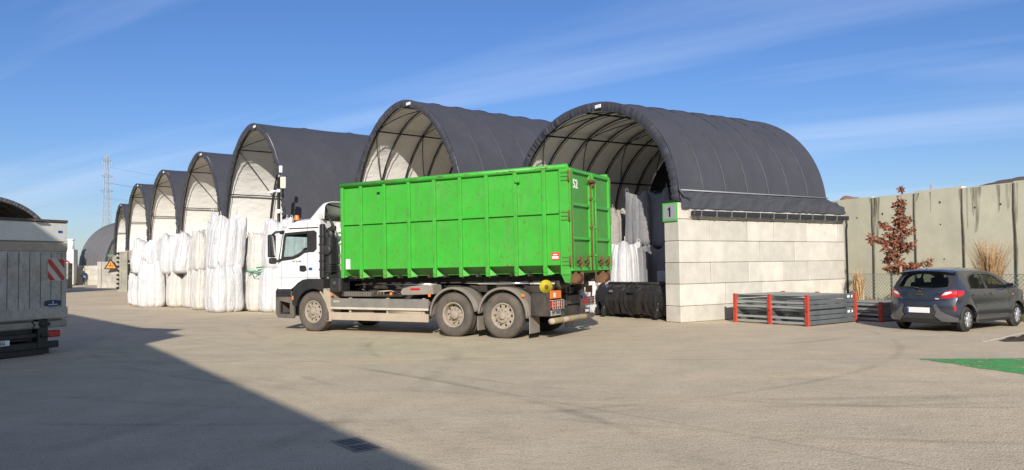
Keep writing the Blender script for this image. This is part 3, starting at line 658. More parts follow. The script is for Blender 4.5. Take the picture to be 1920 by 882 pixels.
# roof spoiler: hollow shell open to the rear
m_ = MB()
sp = [(6.08, 2.99), (5.95, 3.12), (5.8, 3.27), (5.66, 3.39), (5.54, 3.46), (5.40, 3.47)]
def spf(u, v):
    i = min(int(v*5), 4); t_ = v*5-i; x = lerp(sp[i][0], sp[i+1][0], t_); z = lerp(sp[i][1], sp[i+1][1], t_)
    a = pi*u; hw = 1.17-.18*(1-v)
    y = math.copysign(abs(cos(a))**.35, cos(a))*hw; zz = 2.97+(z-2.97)*abs(sin(a))**.35
    return (x, y, zz)
m_.grid(spf, 40, 15); o = P(m_, 'roof_spoiler', whitep)
md = o.modifiers.new('thickness', 'SOLIDIFY'); md.thickness = .03
m_ = MB(); m_.bx(5.45, 5.55, -1.1, 1.1, 2.98, 3.06); m_.tube([(5.5, -.9, 3.05), (5.6, -.9, 3.4)], .02, 5); m_.tube([(5.5, .9, 3.05), (5.6, .9, 3.4)], .02, 5); m_.tube([(5.5, .9, 3.38), (5.5, -.9, 3.2)], .02, 5); P(m_, 'spoiler_strut', chas)
# beacon, sun visor, mirror
b_ = MB(); b_.lathe([(.0, .17), (.05, .165), (.062, .12), (.066, .03)], Matrix.Translation((6.52, 1.0, 2.96)) @ Matrix.Rotation(pi/2, 4, 'X'), 18); bo = P(b_, 'warning_beacon', amber)
b_ = MB(); b_.lathe([(.08, .03), (.08, -.02), (.05, -.06), (0, -.06)], Matrix.Translation((6.52, 1.0, 2.96)) @ Matrix.Rotation(pi/2, 4, 'X'), 18); b_.build('beacon_base', blackp, bo)
m_ = MB(); m_.bx(6.78, 7.05, -1.12, 1.12, 2.62, 2.655, .01, Matrix.Rotation(0, 4, 'Y')); P(m_, 'sun_visor', blackp)
for s_ in (1, -1):
    m_ = MB(); m_.tube([(6.78, s_*1.2, 2.68), (6.98, s_*1.32, 2.67), (7.05, s_*1.38, 2.58)], .035, 6); m_.tube([(6.86, s_*1.2, 1.92), (7.0, s_*1.33, 1.86), (7.05, s_*1.36, 1.92)], .04, 6)
    m_.bx(7.0, 7.12, s_*1.28, s_*1.50, 1.98, 2.60, .04); m_.bx(6.96, 7.10, s_*1.27, s_*1.48, 1.80, 1.97, .05); mo = P(m_, 'door_mirror', blackp)
    m_ = MB(); m_.bx(6.995, 6.999, s_*1.30, s_*1.48, 2.03, 2.56); m_.build('mirror_glass', chrome, mo)
# bumper, step, fender
m_ = MB()
bp_ = [(6.46, .33), (6.42, .36), (6.42, 1.0), (6.50, 1.05), (6.86, 1.10), (7.02, 1.14), (7.08, 1.05), (7.08, .45), (7.0, .34)]
for s_ in (1, -1): m_.prism(bp_, s_*1.23, s_*1.15, None, [[(6.56, .44), (6.56, .74), (6.94, .80), (6.94, .44)]], .012)
m_.bx(7.0, 7.1, -1.15, 1.15, .34, 1.12, .03); P(m_, 'front_bumper', mat('dusty_bumper', (.07, .066, .06), .7, var=.25, dirt=DUST, damt=.55, dscale=1.1))
m_ = MB()
for s_ in (1, -1):
    m_.bx(6.64, 6.9, s_*1.02, s_*1.19, .44, .48); m_.bx(6.6, 6.95, s_*1.0, s_*1.17, .78, .82, .01); m_.bx(6.6, 6.95, s_*1.05, s_*1.21, .98, 1.10, .02)
P(m_, 'cab_step', blackp)
m_ = MB(); m_.bx(6.50, 7.06, 1.14, 1.245, .90, 1.10, .03); m_.bx(6.50, 7.06, -1.245, -1.14, .90, 1.10, .03); m_.bx(7.02, 7.11, -1.2, 1.2, .80, 1.10, .03); P(m_, 'bumper_top', blackp)
m_ = MB(); m_.box((6.44, 1.235, .88), (.05, .02, .11), .006); P(m_, 'side_marker', amber)
m_ = MB()
NF = 20; Rin, Rou = .61, .80
for s_ in (1, -1):
    m_ = MB(); arc_i = [(FR+Rin*cos(a), .52+Rin*sin(a)) for a in [radians(12)+radians(112)*k/NF for k in range(NF+1)]]
    arc_o = [(5.38, .96), (5.36, 1.38), (5.50, 1.395), (5.9, 1.395), (6.1, 1.37), (6.28, 1.28), (6.42, 1.15), (6.48, 1.0), (6.46, .70)]
    m_.prism(arc_i+arc_o, s_*1.24, s_*.9, None, (), .015); P(m_, 'wheel_arch_cover', blackp)
for s_ in (1, -1):
    m_ = MB(); m_.prism([(5.36, .28), (5.14, .28), (5.14, 1.02), (5.40, 1.15), (5.52, 1.05), (5.40, .9), (5.30, .75), (5.20, .5), (5.20, .3)][::1], s_*1.22, s_*.8, None, (), .01); P(m_, 'mudguard', dustm)
m_ = MB(); m_.bx(4.82, 5.20, .80, 1.20, 1.03, 1.42, .05); m_.bx(4.86, 5.16, 1.2, 1.215, 1.08, 1.38, .006); P(m_, 'tool_box', blackp)
m_ = MB(); m_.lathe([(.07, 0), (.07, .03), (.03, .045), (0, .045)], Matrix.Translation((5.02, 1.21, 1.27)), 18); P(m_, 'filler_cap', chas)
# side skirts
m_ = MB(); m_.bx(2.07, 5.19, 1.15, 1.20, .66, .88, .01); so_ = P(m_, 'upper_side_guard', mat('grey_dusty_guard', (.17, .165, .15), .7, var=.15, dirt=(.36, .30, .23), damt=.4, dscale=3))
m_ = MB(); m_.bx(2.07, 5.19, 1.165, 1.215, .60, .66, .006); m_.build('guard_lip', mat('pale_aluminium', (.62, .57, .48), .5, .2, dirt=DUST, damt=.3), so_)
m_ = MB(); m_.bx(2.07, 5.17, 1.16, 1.21, .32, .52, .01); P(m_, 'lower_side_guard', dustm)
text('MAN', .09, frame((4.95, 1.203, .80), (-1, 0, 0), (0, 0, 1)), mat('pale_letter', (.5, .46, .4), .6), 'guard_lettering', tr)
for x in (2.25, 3.35, 4.55):
    m_ = MB(); m_.bx(x-.03, x+.03, 1.08, 1.15, .34, .90, .005); P(m_, 'guard_bracket', dustm)
# side equipment
m_ = MB(); m_.prism([(1.95, 1.0), (2.88, .97), (2.94, 1.04), (2.88, 1.14), (2.6, 1.20), (2.2, 1.235), (1.98, 1.235)], 1.16, .74, None, (), .025); bo = P(m_, 'equipment_housing', mat('beige_housing', (.24, .215, .185), .7, var=.12, dirt=(.34, .28, .22), damt=.5))
m_ = MB(); m_.bx(2.34, 2.62, 1.162, 1.168, 1.10, 1.15); m_.build('housing_sticker', redl, bo)
m_ = MB(); m_.tube([(2.3, .9, .60), (3.3, .9, .60)], .26, 20); m_.tube([(3.6, .85, .55), (4.6, .85, .55)], .22, 18); P(m_, 'air_tank', dustm)
m_ = MB(); m_.bx(3.45, 3.85, .75, 1.08, .5, .72, .02); m_.bx(3.2, 5.0, .55, .75, .45, .95, .02); m_.bx(2.95, 4.9, .82, 1.08, .92, 1.0, .02); m_.bx(4.1, 4.85, .8, 1.1, .98, 1.06, .02)
random.seed(4)
for k in range(14):
    x = random.uniform(3.0, 4.7); m_.tube([(x, 1.0, .98), (x+random.uniform(-.2, .2), 1.05, 1.02+random.random()*.05), (x+random.uniform(-.3, .3), .95, .93)], .014, 5)
P(m_, 'battery_box', chas)
m_ = MB()
for k in range(16): m_.bx(3.9+k*.055, 3.93+k*.055, .84, 1.12, .93, 1.05, .004)
P(m_, 'valve_block', mat('dusty_grey_block', (.16, .145, .125), .8))
m_ = MB(); m_.box((3.28, 1.08, 1.0), (.08, .06, .08), .02); m_.box((5.1, 1.23, .97), (.07, .03, .07), .01); m_.box((2.02, 1.22, .98), (.07, .03, .08), .01); m_.box((-.54, 1.22, .99), (.07, .03, .07), .01); P(m_, 'reflector', amber)
m_ = MB()
for k in range(3): m_.tube([(3.55+k*.1, 1.05, .98), (3.5+k*.08, 1.08, 1.06), (3.3+k*.05, 1.06, 1.08), (3.15, .9, 1.0)], .013, 5)
P(m_, 'pale_hose', dustm)
m_ = MB(); m_.tube([(-.62, 1.05, 1.26), (.85, 1.05, 1.29)], .022, 8); m_.tube([(2.0, .9, 1.24), (4.7, .75, 1.22)], .018, 6); P(m_, 'lift_rod', chrome)
# rear fenders
fdm = mat('dusty_fender', (.17, .155, .135), .8, var=.2, dirt=(.34, .285, .22), damt=.7, dscale=1.5)
for X in (0, 1.35):
    for s_ in (1, -1):
        m_ = MB(); Rf = .66
        a0, a1 = (radians(-4), radians(176)) if X == 0 else (radians(8), radians(184))
        m_.grid(lambda u, v: (X-Rf*cos(lerp(a0, a1, u))*1.0-.0, s_*(1.24-v*.62), .52+Rf*sin(lerp(a0, a1, u))*1.0+.02*sin(u*40)*0), 26, 3)
        m_.grid(lambda u, v: (X-(Rf-.055*v)*cos(lerp(a0, a1, u)), s_*(1.245), .52+(Rf-.055*v)*sin(lerp(a0, a1, u))), 26, 1)
        o = P(m_, 'wheel_fender', fdm); md = o.modifiers.new('thickness', 'SOLIDIFY'); md.thickness = .025
for (x, z0, z1, w) in ((.70, .17, .50, .30), (-.66, .13, .50, .42)):
    for s_ in (1, -1):
        m_ = MB(); m_.box((x-.04, s_*.98, (z0+z1)/2), (.02, .50, z1-z0), .004, None); P(m_, 'mud_flap', fdm)
# tail
m_ = MB(); m_.bx(-1.20, -.72, .62, 1.20, .52, 1.05, .02); m_.bx(-1.02, -.9, -1.1, 1.1, .80, .92, .01); P(m_, 'tail_bracket', chas)
Yr = -1.215
m_ = MB(); m_.lathe([(.15, 0), (.15, -.03), (.05, -.035), (.05, -.05), (0, -.05)], Matrix.Translation((-1.02, 1.02, 1.19)) @ Matrix.Rotation(radians(-140), 4, 'Z') , 24); yo = P(m_, 'yellow_hose_reel', yellowm)
m_ = MB(); m_.lathe([(.05, 0), (.045, -.065), (0, -.065)], Matrix.Translation((-1.02, 1.02, 1.19)) @ Matrix.Rotation(radians(-140), 4, 'Z'), 14); m_.build('reel_hub', rustm, yo)
m_ = MB(); m_.bx(Yr-.02, Yr, .66, 1.22, .92, 1.10, .004); oo = P(m_, 'orange_reflector_board', orangem)
m_ = MB(); m_.bx(Yr-.026, Yr-.021, .97, 1.07, .95, 1.05); m_.build('board_mark', whites, oo)
for s_, yy in ((1, .94), (-1, -.98)):
    m_ = MB(); m_.bx(Yr-.05, Yr, yy-.27, yy+.27, .70, .88, .012); lo = P(m_, 'tail_lamp', redl)
    m_ = MB(); m_.bx(Yr-.053, Yr-.051, yy-.07, yy+.03, .73, .86); m_.build('reversing_lens', whitel, lo)
    m_ = MB()
    for k in range(4): m_.tube([(Yr-.075, yy-.29, .69+.065*k), (Yr-.075, yy+.29, .69+.065*k)], .008, 5)
    for k in range(6): m_.tube([(Yr-.075, yy-.29+.116*k, .69), (Yr-.075, yy-.29+.116*k, .885)], .008, 5)
    for k in (-.29, .29): m_.tube([(Yr-.075, yy+k, .885), (Yr, yy+k, .885)], .008, 5)
    m_.build('lamp_guard', dustm if s_ > 0 else blackp, lo)
m_ = MB(); m_.bx(Yr-.03, Yr-.01, .70, 1.22, .54, .66, .004); po = P(m_, 'registration_plate', mat('dusty_plate', (.42, .42, .42), .5, dirt=DUST, damt=.4))
text('DW 7HN21', .10, frame((Yr-.033, .96, .60), (0, -1, 0), (0, 0, 1)), blacks, 'plate_lettering', po)
m_ = MB(); m_.bx(Yr-.03, Yr-.01, -1.18, -.78, .99, 1.16, .004); P(m_, 'brown_marker_board', rustm)
m_ = MB(); m_.bx(Yr-.05, Yr, -.95, -.60, .48, .62, .01); mo = P(m_, 'rear_box', blackp)
text('MAN', .10, frame((Yr-.053, -.775, .55), (0, -1, 0), (0, 0, 1)), whites, 'rear_lettering', mo)
m_ = MB(); m_.tube([(-1.22, 1.20, .42), (-1.22, -1.20, .42)], .065, 12); bo = P(m_, 'underrun_bar', dustm)
m_ = MB()
for y0, y1 in ((1.12, .62), (.35, -.05), (-.3, -.7)): m_.tube([(-1.22, y0, .42), (-1.22, y1, .42)], .068, 12, cap=False)
m_.build('bar_stripe', mat('dusty_yellow', (.38, .30, .15), .7, var=.2), bo)
m_ = MB()
for s_ in (1, -1): m_.bx(-1.25, -1.0, s_*.55-.03, s_*.55+.03, .40, .85, .01)
m_.prism([(-1.0, .5), (-.7, .5), (-.75, .9), (-.95, .9)], .45, .25); m_.bx(-1.2, -.75, -.5, .4, .45, .75, .05); P(m_, 'bar_support', chas)
for s_ in (1, -1):
    m_ = MB(); m_.tube([(-1.22, s_*.40, 1.22), (-1.22, s_*.78, 1.22)], .10, 14); m_.bx(-1.32, -1.1, s_*.36-.03, s_*.36+.03, 1.0, 1.25, .01); P(m_, 'rear_roller', chas)

# ================================================================ green container
XR, XF = -1.732, 4.756; ZB, ZT = 1.55, 3.87; HW = 1.235
ct = thing('roll_off_container', 'large open-top green steel container number 52 riding on the truck', 'container', OT+Vector((0, 0, 0)), hT)
ct.rotation_euler = (0, radians(.45), hT)
def C(mb, name, m, parent=None): return mb.build(name, m, parent or ct)
ribs = [4.10, 3.35, 2.60, 1.84, 1.10, .37, -.39, -1.12]
for s_ in (1, -1):
    m_ = MB(); m_.bx(XR+.05, XF-.03, s_*(HW-.08), s_*(HW-.065), 1.66, ZT-.04)
    sw = C(m_, 'side_panel', green)
    m_ = MB()
    m_.add([(XR+.05, s_*(HW-.065), 1.66), (XF-.03, s_*(HW-.065), 1.66), (XF-.03, s_*(HW-.36), 1.47), (XR+.05, s_*(HW-.36), 1.47)], [(0, 1, 2, 3)])
    C(m_, 'lower_slope', greenrust, sw)
    for x in ribs:
        m_ = MB(); m_.bx(x-.045, x+.045, s_*(HW-.07), s_*HW, 1.50, ZT-.07, .008)
        v = [(x-.045, s_*HW, 1.62), (x-.045, s_*(HW-.28), 1.43), (x-.045, s_*(HW-.02), 1.43), (x+.045, s_*HW, 1.62), (x+.045, s_*(HW-.28), 1.43), (x+.045, s_*(HW-.02), 1.43)]
        m_.add(v, [(0, 2, 1), (3, 4, 5), (0, 3, 5, 2), (2, 5, 4, 1), (1, 4, 3, 0)])
        # gusset foot
        v = [(x-.045, s_*(HW-.03), 1.62), (x-.045, s_*(HW-.03), 1.44), (x-.19, s_*(HW-.12), 1.46)]
        m_.add(v, [(0, 1, 2)])
        m_.build('rib', green, sw)
    m_ = MB(); m_.bx(XF-.09, XF, s_*(HW-.09), s_*HW, 1.44, ZT-.07, .01); m_.build('front_post', green, sw)
    xs = [XF-.09]+[q for x in ribs for q in (x+.046, x-.046)]+[XR+.25]
    for k in range(0, len(xs), 2):
        a, b_ = xs[k+1] if k+1 < len(xs) else XR+.25, xs[k]
        if b_-a > .05:
            m_ = MB(); m_.prism([(a, 2.81), (b_, 2.81), (b_, 2.87), (a, 2.87)], s_*(HW-.066), s_*(HW-.008)); m_.build('mid_rail', green, sw)
    m_ = MB(); m_.tube([(XR+.02, s_*(HW-.035), ZT-.03), (XF, s_*(HW-.035), ZT-.03)], .062, 10); m_.build('top_rail', green_old if False else green, sw)
    m_ = MB(); m_.bx(XR, XR+.23, s_*(HW-.09), s_*HW, 1.44, ZT-.02, .01); m_.build('corner_post', green, sw)
m_ = MB(); m_.bx(XR+.05, XF-.02, -(HW-.34), HW-.34, 1.475, 1.51); m_.bx(XF-.10, XF-.03, -(HW-.05), HW-.05, 1.5, ZT-.03); m_.tube([(XF-.04, -(HW-.04), ZT-.03), (XF-.04, HW-.04, ZT-.03)], .06, 8); C(m_, 'floor_and_front', green)
m_ = MB()
for s_ in (1, -1):
    m_.bx(XR+.1, XF-.1, s_*.5-.06, s_*.5+.06, 1.26, 1.48, .01)
for k in range(14): m_.bx(XR+.2+k*.46, XR+.26+k*.46, -(HW-.25), HW-.25, 1.42, 1.49)
C(m_, 'skid_rail', chas)
m_ = MB(); m_.box((4.80, 0, 3.0), (.08, .12, .5), .02); m_.tube([(4.78, -.12, 3.2), (4.95, 0, 3.2), (4.78, .12, 3.2)], .03, 6)
for z in (1.75, 2.0, 2.3, 2.6): m_.bx(4.75, 4.86, HW-.12, HW-.02, z, z+.05, .01)
C(m_, 'hook_bail', green)
# doors
for s_ in (1, -1):
    y0, y1 = (s_*.03, s_*(HW-.04))
    lo, hi = min(y0, y1), max(y0, y1)
    m_ = MB(); m_.bx(XR+.005, XR+.02, lo, hi, 1.52, ZT-.06); dr = C(m_, 'rear_door', green_old)
    m_ = MB()
    for (a, b_) in ((lo, lo+.11), (hi-.11, hi)): m_.bx(XR-.055, XR+.005, a, b_, 1.52, ZT-.06, .008)
    for (a, b_) in ((1.52, 1.62), (ZT-.14, ZT-.06), (2.98, 3.05), (2.22, 2.29)): m_.bx(XR-.05, XR+.004, lo+.112, hi-.112, a, b_, .008)
    m_.build('door_frame', green, dr)
    m_ = MB(); yy = s_*.13; m_.tube([(XR-.085, yy, 1.50), (XR-.085, yy, 3.66)], .022, 8)
    for z in (1.85, 2.5, 3.15): m_.bx(XR-.11, XR-.05, yy-.045, yy+.045, z, z+.06, .005)
    m_.build('locking_bar', rustm if s_ > 0 else green_old, dr)
    for yo_ in (.42, .86):
        m_ = MB(); yy = s_*(yo_ if s_ < 0 else 1.24-yo_+.04)
        m_.bx(XR-.10, XR-.05, yy-.09, yy+.09, 1.76, 1.80, .004); m_.bx(XR-.12, XR-.05, yy-.05, yy-.02, 1.60, 1.86, .004); m_.bx(XR-.09, XR-.05, yy-.1, yy+.1, 1.64, 1.68, .004); m_.tube([(XR-.1, yy-.1, 1.72), (XR-.13, yy+.1, 1.70)], .015, 5)
        m_.build('latch', rustm, dr)
    for z in (1.75, 2.75, 3.63):
        m_ = MB(); Y0 = s_*HW
        for dz in (-.085, 0, .085): m_.box((XR+.07, s_*(HW+.012), z+dz), (.22, .022, .035), .004)
        m_.build('hinge_strap', green_old, dr)
        m_ = MB(); m_.tube([(XR-.02, s_*(HW+.015), z-.12), (XR-.02, s_*(HW+.015), z+.12)], .024, 8); m_.build('hinge', rustm, dr)
m_ = MB(); m_.tube([(XR-.07, HW-.02, 1.6), (XR-.07, HW-.02, 3.75)], .012, 6); C(m_, 'hinge_pin', rustm)
m_ = MB(); m_.box((XR-.10, .13, 3.60), (.09, .30, .05), .01); m_.tube([(XR-.13, .28, 3.56), (XR-.13, -.05, 3.62)], .016, 6); m_.box((XR-.08, 0, 3.55), (.05, .12, .14), .01); C(m_, 'top_latch', rustm)
text('52', .28, frame((XR-.002, .84, 3.47), (0, -1, 0), (0, 0, 1)), whites, 'container_number', ct, .003)
for s_ in (1, -1):
    m_ = MB(); m_.tube([(XR+.05, s_*.66, 1.35), (XR+.05, s_*1.0, 1.35)], .125, 16); m_.bx(XR-.07, XR+.18, s_*.62, s_*.66, 1.22, 1.50, .01); m_.bx(XR-.07, XR+.18, s_*1.0, s_*1.04, 1.26, 1.50, .01); C(m_, 'ground_roller', rustm)
    m_ = MB(); m_.prism([(XR, 1.44), (XR+.22, 1.44), (XR+.14, 1.27), (XR+.03, 1.26)], s_*(HW-.02), s_*(HW-.14), None, (), .01); C(m_, 'corner_foot', green_old)
m_ = MB(); m_.tube([(XR-.04, -.1, 1.55), (XR-.10, -.12, 1.35), (XR-.05, -.2, 1.05)], .01, 5); m_.tube([(XR-.04, -.15, 1.5), (XR-.08, -.05, 1.3), (XR-.06, -.12, 1.15)], .01, 5); C(m_, 'loose_wire', rustm)
m_ = MB(); m_.box((-1.36, HW-.055, 1.86), (.21, .008, .17), .002); st_ = C(m_, 'warning_sticker', mat('sticker_red', (.65, .05, .04), .5, var=.1))
m_ = MB()
for k, w in ((.035, .10), (-.015, .16), (-.045, .15)): m_.box((-1.36, HW-.050, 1.86+k), (w, .003, .022))
m_.build('sticker_text', whites, st_)
m_ = MB(); m_.box((4.56, HW-.055, 1.80), (.14, .006, .26), .002); C(m_, 'paper_sticker', whites)
m_ = MB(); m_.box((-.46-.01, HW+.02, 3.62), (.12, .06, .13), .015); C(m_, 'small_bracket', green)
m_ = MB(); m_.box((3.56, HW-.06, 3.58), (.10, .012, .06), .004); C(m_, 'small_slot', holem)
# scratches and gouges: thin rust marks on the side panel
random.seed(21); m_ = MB()
for k in range(150):
    x = random.uniform(XR+.3, XF-.2); z = random.uniform(1.75, 3.7) if random.random() < .55 else random.uniform(1.7, 2.2)
    L_ = random.uniform(.02, .13); a = random.choice((pi/2, pi/2, random.uniform(0, pi))); w = random.uniform(.0015, .0045)
    if any(abs(x-r_) < .12 for r_ in ribs): continue
    m_.box((x, HW-.063, z), (L_, .002, w*2), 0, Matrix.Translation((x, HW-.063, z)) @ Matrix.Rotation(a, 4, 'Y') @ Matrix.Translation((-x, -(HW-.063), -z)))
for r_ in ribs:
    for k in range(4):
        z = random.uniform(1.5, 3.6); m_.box((r_+random.uniform(-.03, .03), HW+.0005, z), (random.uniform(.004, .012), .002, random.uniform(.03, .18)))
    m_.box((r_-.047, HW-.03, 1.5), (.003, .05, random.uniform(.05, .22)))
for k in range(40):
    x = random.uniform(XR+.3, XF-.2); m_.box((x, HW+.028, ZT-.03+random.uniform(-.02, .02)), (random.uniform(.02, .2), .002, random.uniform(.004, .012)))
tag(C(m_, 'scratch_marks', rustm), kind='stuff')
for (x, y, sc) in ((1.6, -.3, .5), (-.75, .1, .42)):
    m_ = MB(); m_.grid(lambda u, v: (x+sc*(.5+.1*sin(3*u*6.28))*cos(2*pi*u)*sin(v*pi/2+.001)*1.3, y+sc*sin(2*pi*u)*sin(v*pi/2+.001), 3.60+.34*cos(v*pi/2)+.02*sin(u*30)), 24, 8, closed_u=True)
    o = m_.build('white_sack', bagw); o.matrix_world = ct.matrix_basis
    tag(o, 'white sack heaped inside the green container, %s' % ('its top just above the rim halfway along' if x > 1 else 'nearest the rear doors'), 'sack', 'white sacks inside the green container')
# ================================================================ bulk bags
def bag(label, x, y, w, d, h, rz=0, z=0, lean=(0, 0), m=None, seed=1, ears=.22, top='open', group='white bulk bags stacked before the halls', pleats=3, round_=3.2, loops=True, name='bulk_bag', print_=False, bulge=.11):
    w *= .97; d *= .97
    t = thing(name, label, 'bulk bag', (x, y, z), rz, group); r = random.Random(seed); m = m or bagw
    NU, NV, NT = 112, 44, 10; wr = [r.uniform(-1, 1) for _ in range(12)]
    def pos(u, v, cap=0.):
        a = 2*pi*u; n = lerp(5.5, round_, sin(pi*min(1, v)))
        c, s_ = cos(a), sin(a); rr = (abs(c)**n+abs(s_)**n)**(-1/n)
        corner = abs(sin(2*a))**10
        side = abs(((u*4+.5) % 1)-.5)*2
        pl = -.055*abs(cos(pi*pleats*((u*4+.5) % 1)))**9*(1-corner)
        prof = 1+bulge*sin(pi*(v**.8))+(-.07 if v < .02 else 0)+bulge*.6*sin(pi*2*v+wr[0])*.4
        if v < .10: prof *= 1-.16*(1-v/.10)**2
        if v > .80 and top != 'flat': prof *= 1-.20*((v-.80)/.20)**1.3*(1-.7*corner)
        fold = .014+.03*max(0, v-.7)/.3
        nse = .035*noise.noise(Vector((c*2.2+seed, s_*2.2, v*3.5)))+fold*noise.noise(Vector((c*11+seed, s_*11, v*2.2)))+.012*noise.noise(Vector((c*5+seed, s_*5, v*16)))
        nse += .012*noise.noise(Vector((c*9, s_*9+seed, v*9)))
        R = rr*(prof+pl+nse)*(1-cap)
        X = R*c*w/2; Y = R*s_*d/2
        Z = h*v
        if v > .9: Z += ((v-.9)/.1)**1.5*abs(sin(2*a))**5*ears*.8*(1+.6*wr[int(u*4) % 4+1])*(1-cap)**1.5
        if v > .75: Z += (v-.75)/.25*.06*noise.noise(Vector((c*1.7+seed*2, s_*1.7, 1)))
        if cap > 0:
            Z += (-.10*cap if top == 'open' else .10*sin(pi*min(1, cap))) + (.12*abs(noise.noise(Vector((X*6+seed, Y*6, 3)))) if top == 'crumple' else .05*noise.noise(Vector((X*5+seed, Y*5, 3))))
            if top == 'spout': Z += .30*max(0, cap-.45)**.6
        X += lean[0]*v*h; Y += lean[1]*v*h
        if top == 'crumple' and v > .8: X += .06*noise.noise(Vector((u*9, v*6, seed))); Y += .06*noise.noise(Vector((u*9, v*6, seed+4)))
        return (X, Y, Z)
    mb = MB(); mb.grid(lambda u, v: pos(u, v), NU, NV, closed_u=True)
    mb.grid(lambda u, v: pos(u, 1, v*.985), NU, NT, closed_u=True)
    mb.build('bag_body', m, t, False)
    if loops:
        for k in range(4):
            u = (k+.5)/4; p = Vector(pos(u, 1)); q = Vector((p.x*.45+lean[0]*h*.55, p.y*.45+lean[1]*h*.55, p.z)); dd_ = (q-p).normalized()
            L_ = r.uniform(.05, .11); hh = r.uniform(.04, .16)
            mb = MB(); mb.tube([p-Vector((0, 0, .12)), p+Vector((0, 0, hh*.4)), p+dd_*L_*.4+Vector((0, 0, hh)), p+dd_*L_+Vector((0, 0, hh*.8)), p+dd_*(L_+.05)+Vector((0, 0, -.1))], .011, 5)
            mb.build('lifting_loop', m if m is not bagw else bagc, t)
    # seam cords down the corners
    for k in range(8):
        mb = MB(); u = (k+1)/8+(.012 if k % 2 == 0 else 1/24+.004); pts = [Vector(pos(u, v/18))*1.0 for v in range(19)]; mb.tube(pts, .0085, 4, cap=False); mb.build('corner_seam', MATS['seam_cord'], t)
    if print_:
        a = print_; u = (a/(2*pi)) % 1
        for k, (dz, du, hh) in enumerate(((0, .02, .02), (-.05, .03, .02), (-.10, .026, .02), (-.20, .02, .035))):
            mb = MB(); mb.grid(lambda uu, vv: tuple(Vector(pos(u+(uu-.5)*du*2, (h*.62+dz+vv*hh)/h))*1.008), 8, 2); mb.build('bag_print', MATS['faded_print'], t)
    return t
mat('seam_cord', (.33, .34, .38), .8); mat('faded_print', (.40, .43, .52), .7, var=.3, vscale=30)
G = 'white bulk bags stacked before the halls'
# left group, front single and those behind
bag('single white bulk bag at the left front of the heap, small print on it', -16.45, 35.3, 1.12, 1.05, 1.95, .45, m=bagw, seed=1, ears=.28, top='open', print_=4.2)
bag('white bulk bag almost hidden behind the leftmost front bag', -18.3, 38.2, 1.1, 1.1, 1.45, .3, m=bagw, seed=2)
bag('crumple-topped white bulk bag above and behind the leftmost front bag', -17.1, 36.3, 1.35, 1.15, 1.4, .5, z=1.5, m=bagw, seed=3, ears=.25, top='crumple')
bag('white bulk bag right behind the leftmost front bag, under the crumpled one', -17.3, 36.6, 1.2, 1.1, 1.5, .4, m=bagw, seed=41)
bag('cream ribbed bulk bag on the ground, just right of the dark gap in the heap', -15.05, 35.2, 1.15, 1.1, 1.52, .55, m=bagc, seed=4, ears=.1, pleats=4)
bag('cream bulk bag on the ground between two ribbed ones, below the leaning pair', -14.15, 34.55, 1.0, 1.05, 1.52, .6, m=bagc, seed=5, ears=.1)
bag('cream bulk bag on the ground squeezed beside the big white front bag', -12.95, 32.75, 1.1, 1.1, 1.62, .7, m=bagc, seed=6, ears=.1, pleats=4)
bag('big white bulk bag on the ground in front, under the tallest leaning bag', -11.40, 30.6, 1.22, 1.22, 1.80, .80, m=bagw, seed=7, ears=.12, bulge=.09)
bag('upright white bulk bag on top, second from the left of the upper row', -15.55, 35.4, 1.05, 1.05, 1.62, .5, z=1.5, m=bagw, seed=8, ears=.2, top='crumple')
bag('wide white bulk bag on top leaning right, its mouth folded over', -14.5, 34.6, 1.25, 1.1, 1.50, .55, z=1.52, lean=(.12, 0), m=bagw, seed=9, ears=.25, top='crumple')
bag('cream bulk bag on top with a tied neck, left of the narrow white one', -13.1, 33.0, 1.05, 1.1, 1.55, .7, z=1.6, m=bagc, seed=10, ears=.2, top='spout')
bag('narrow tall white bulk bag on top, half behind the tallest leaning bag', -12.1, 32.1, .95, 1.0, 1.72, .7, z=1.62, m=bagw, seed=11, ears=.3)
bag('tallest white bulk bag on top of the heap, leaning right with pointed ears', -11.45, 30.75, 1.30, 1.20, 1.95, .72, z=1.66, lean=(.11, .02), m=bagw, seed=12, ears=.42, print_=3.75, bulge=.05)
bag('cream bulk bag on the ground right of the black gap', -10.62, 31.6, 1.0, 1.1, 1.45, .5, m=bagc, seed=13, ears=.1)
bag('cream bulk bag on the ground under the green strap', -10.0, 30.75, 1.0, 1.05, 1.45, .5, m=bagc, seed=14, ears=.15)
bag('white bulk bag on the ground touching the truck cab', -9.3, 30.2, 1.05, 1.05, 1.68, .5, m=bagw, seed=15, ears=.1)
bag('cream bulk bag on top with knotted corners, right of the black gap', -10.5, 31.7, .95, 1.05, 1.35, .5, z=1.42, m=bagc, seed=16, ears=.3, top='spout')
bag('cream bulk bag on top under a folded tarpaulin mouth', -9.95, 30.9, 1.1, 1.1, 1.45, .5, z=1.48, m=bagc, seed=17, ears=.12, top='crumple')
bag('white bulk bag on top nearest the truck mirror', -9.2, 30.35, 1.1, 1.1, 1.75, .5, z=1.62, lean=(.03, 0), m=bagw, seed=18, ears=.35, top='crumple')
bag('white bulk bag on the ground behind the truck cab window', -8.3, 29.6, 1.05, 1.05, 1.6, .5, m=bagw, seed=19, ears=.2)
bag('white bulk bag on top behind the truck cab window', -8.3, 29.7, 1.05, 1.05, 1.5, .5, z=1.6, m=bagw, seed=20, ears=.2)
gs = mat('green_strap', (.02, .28, .12), .6)
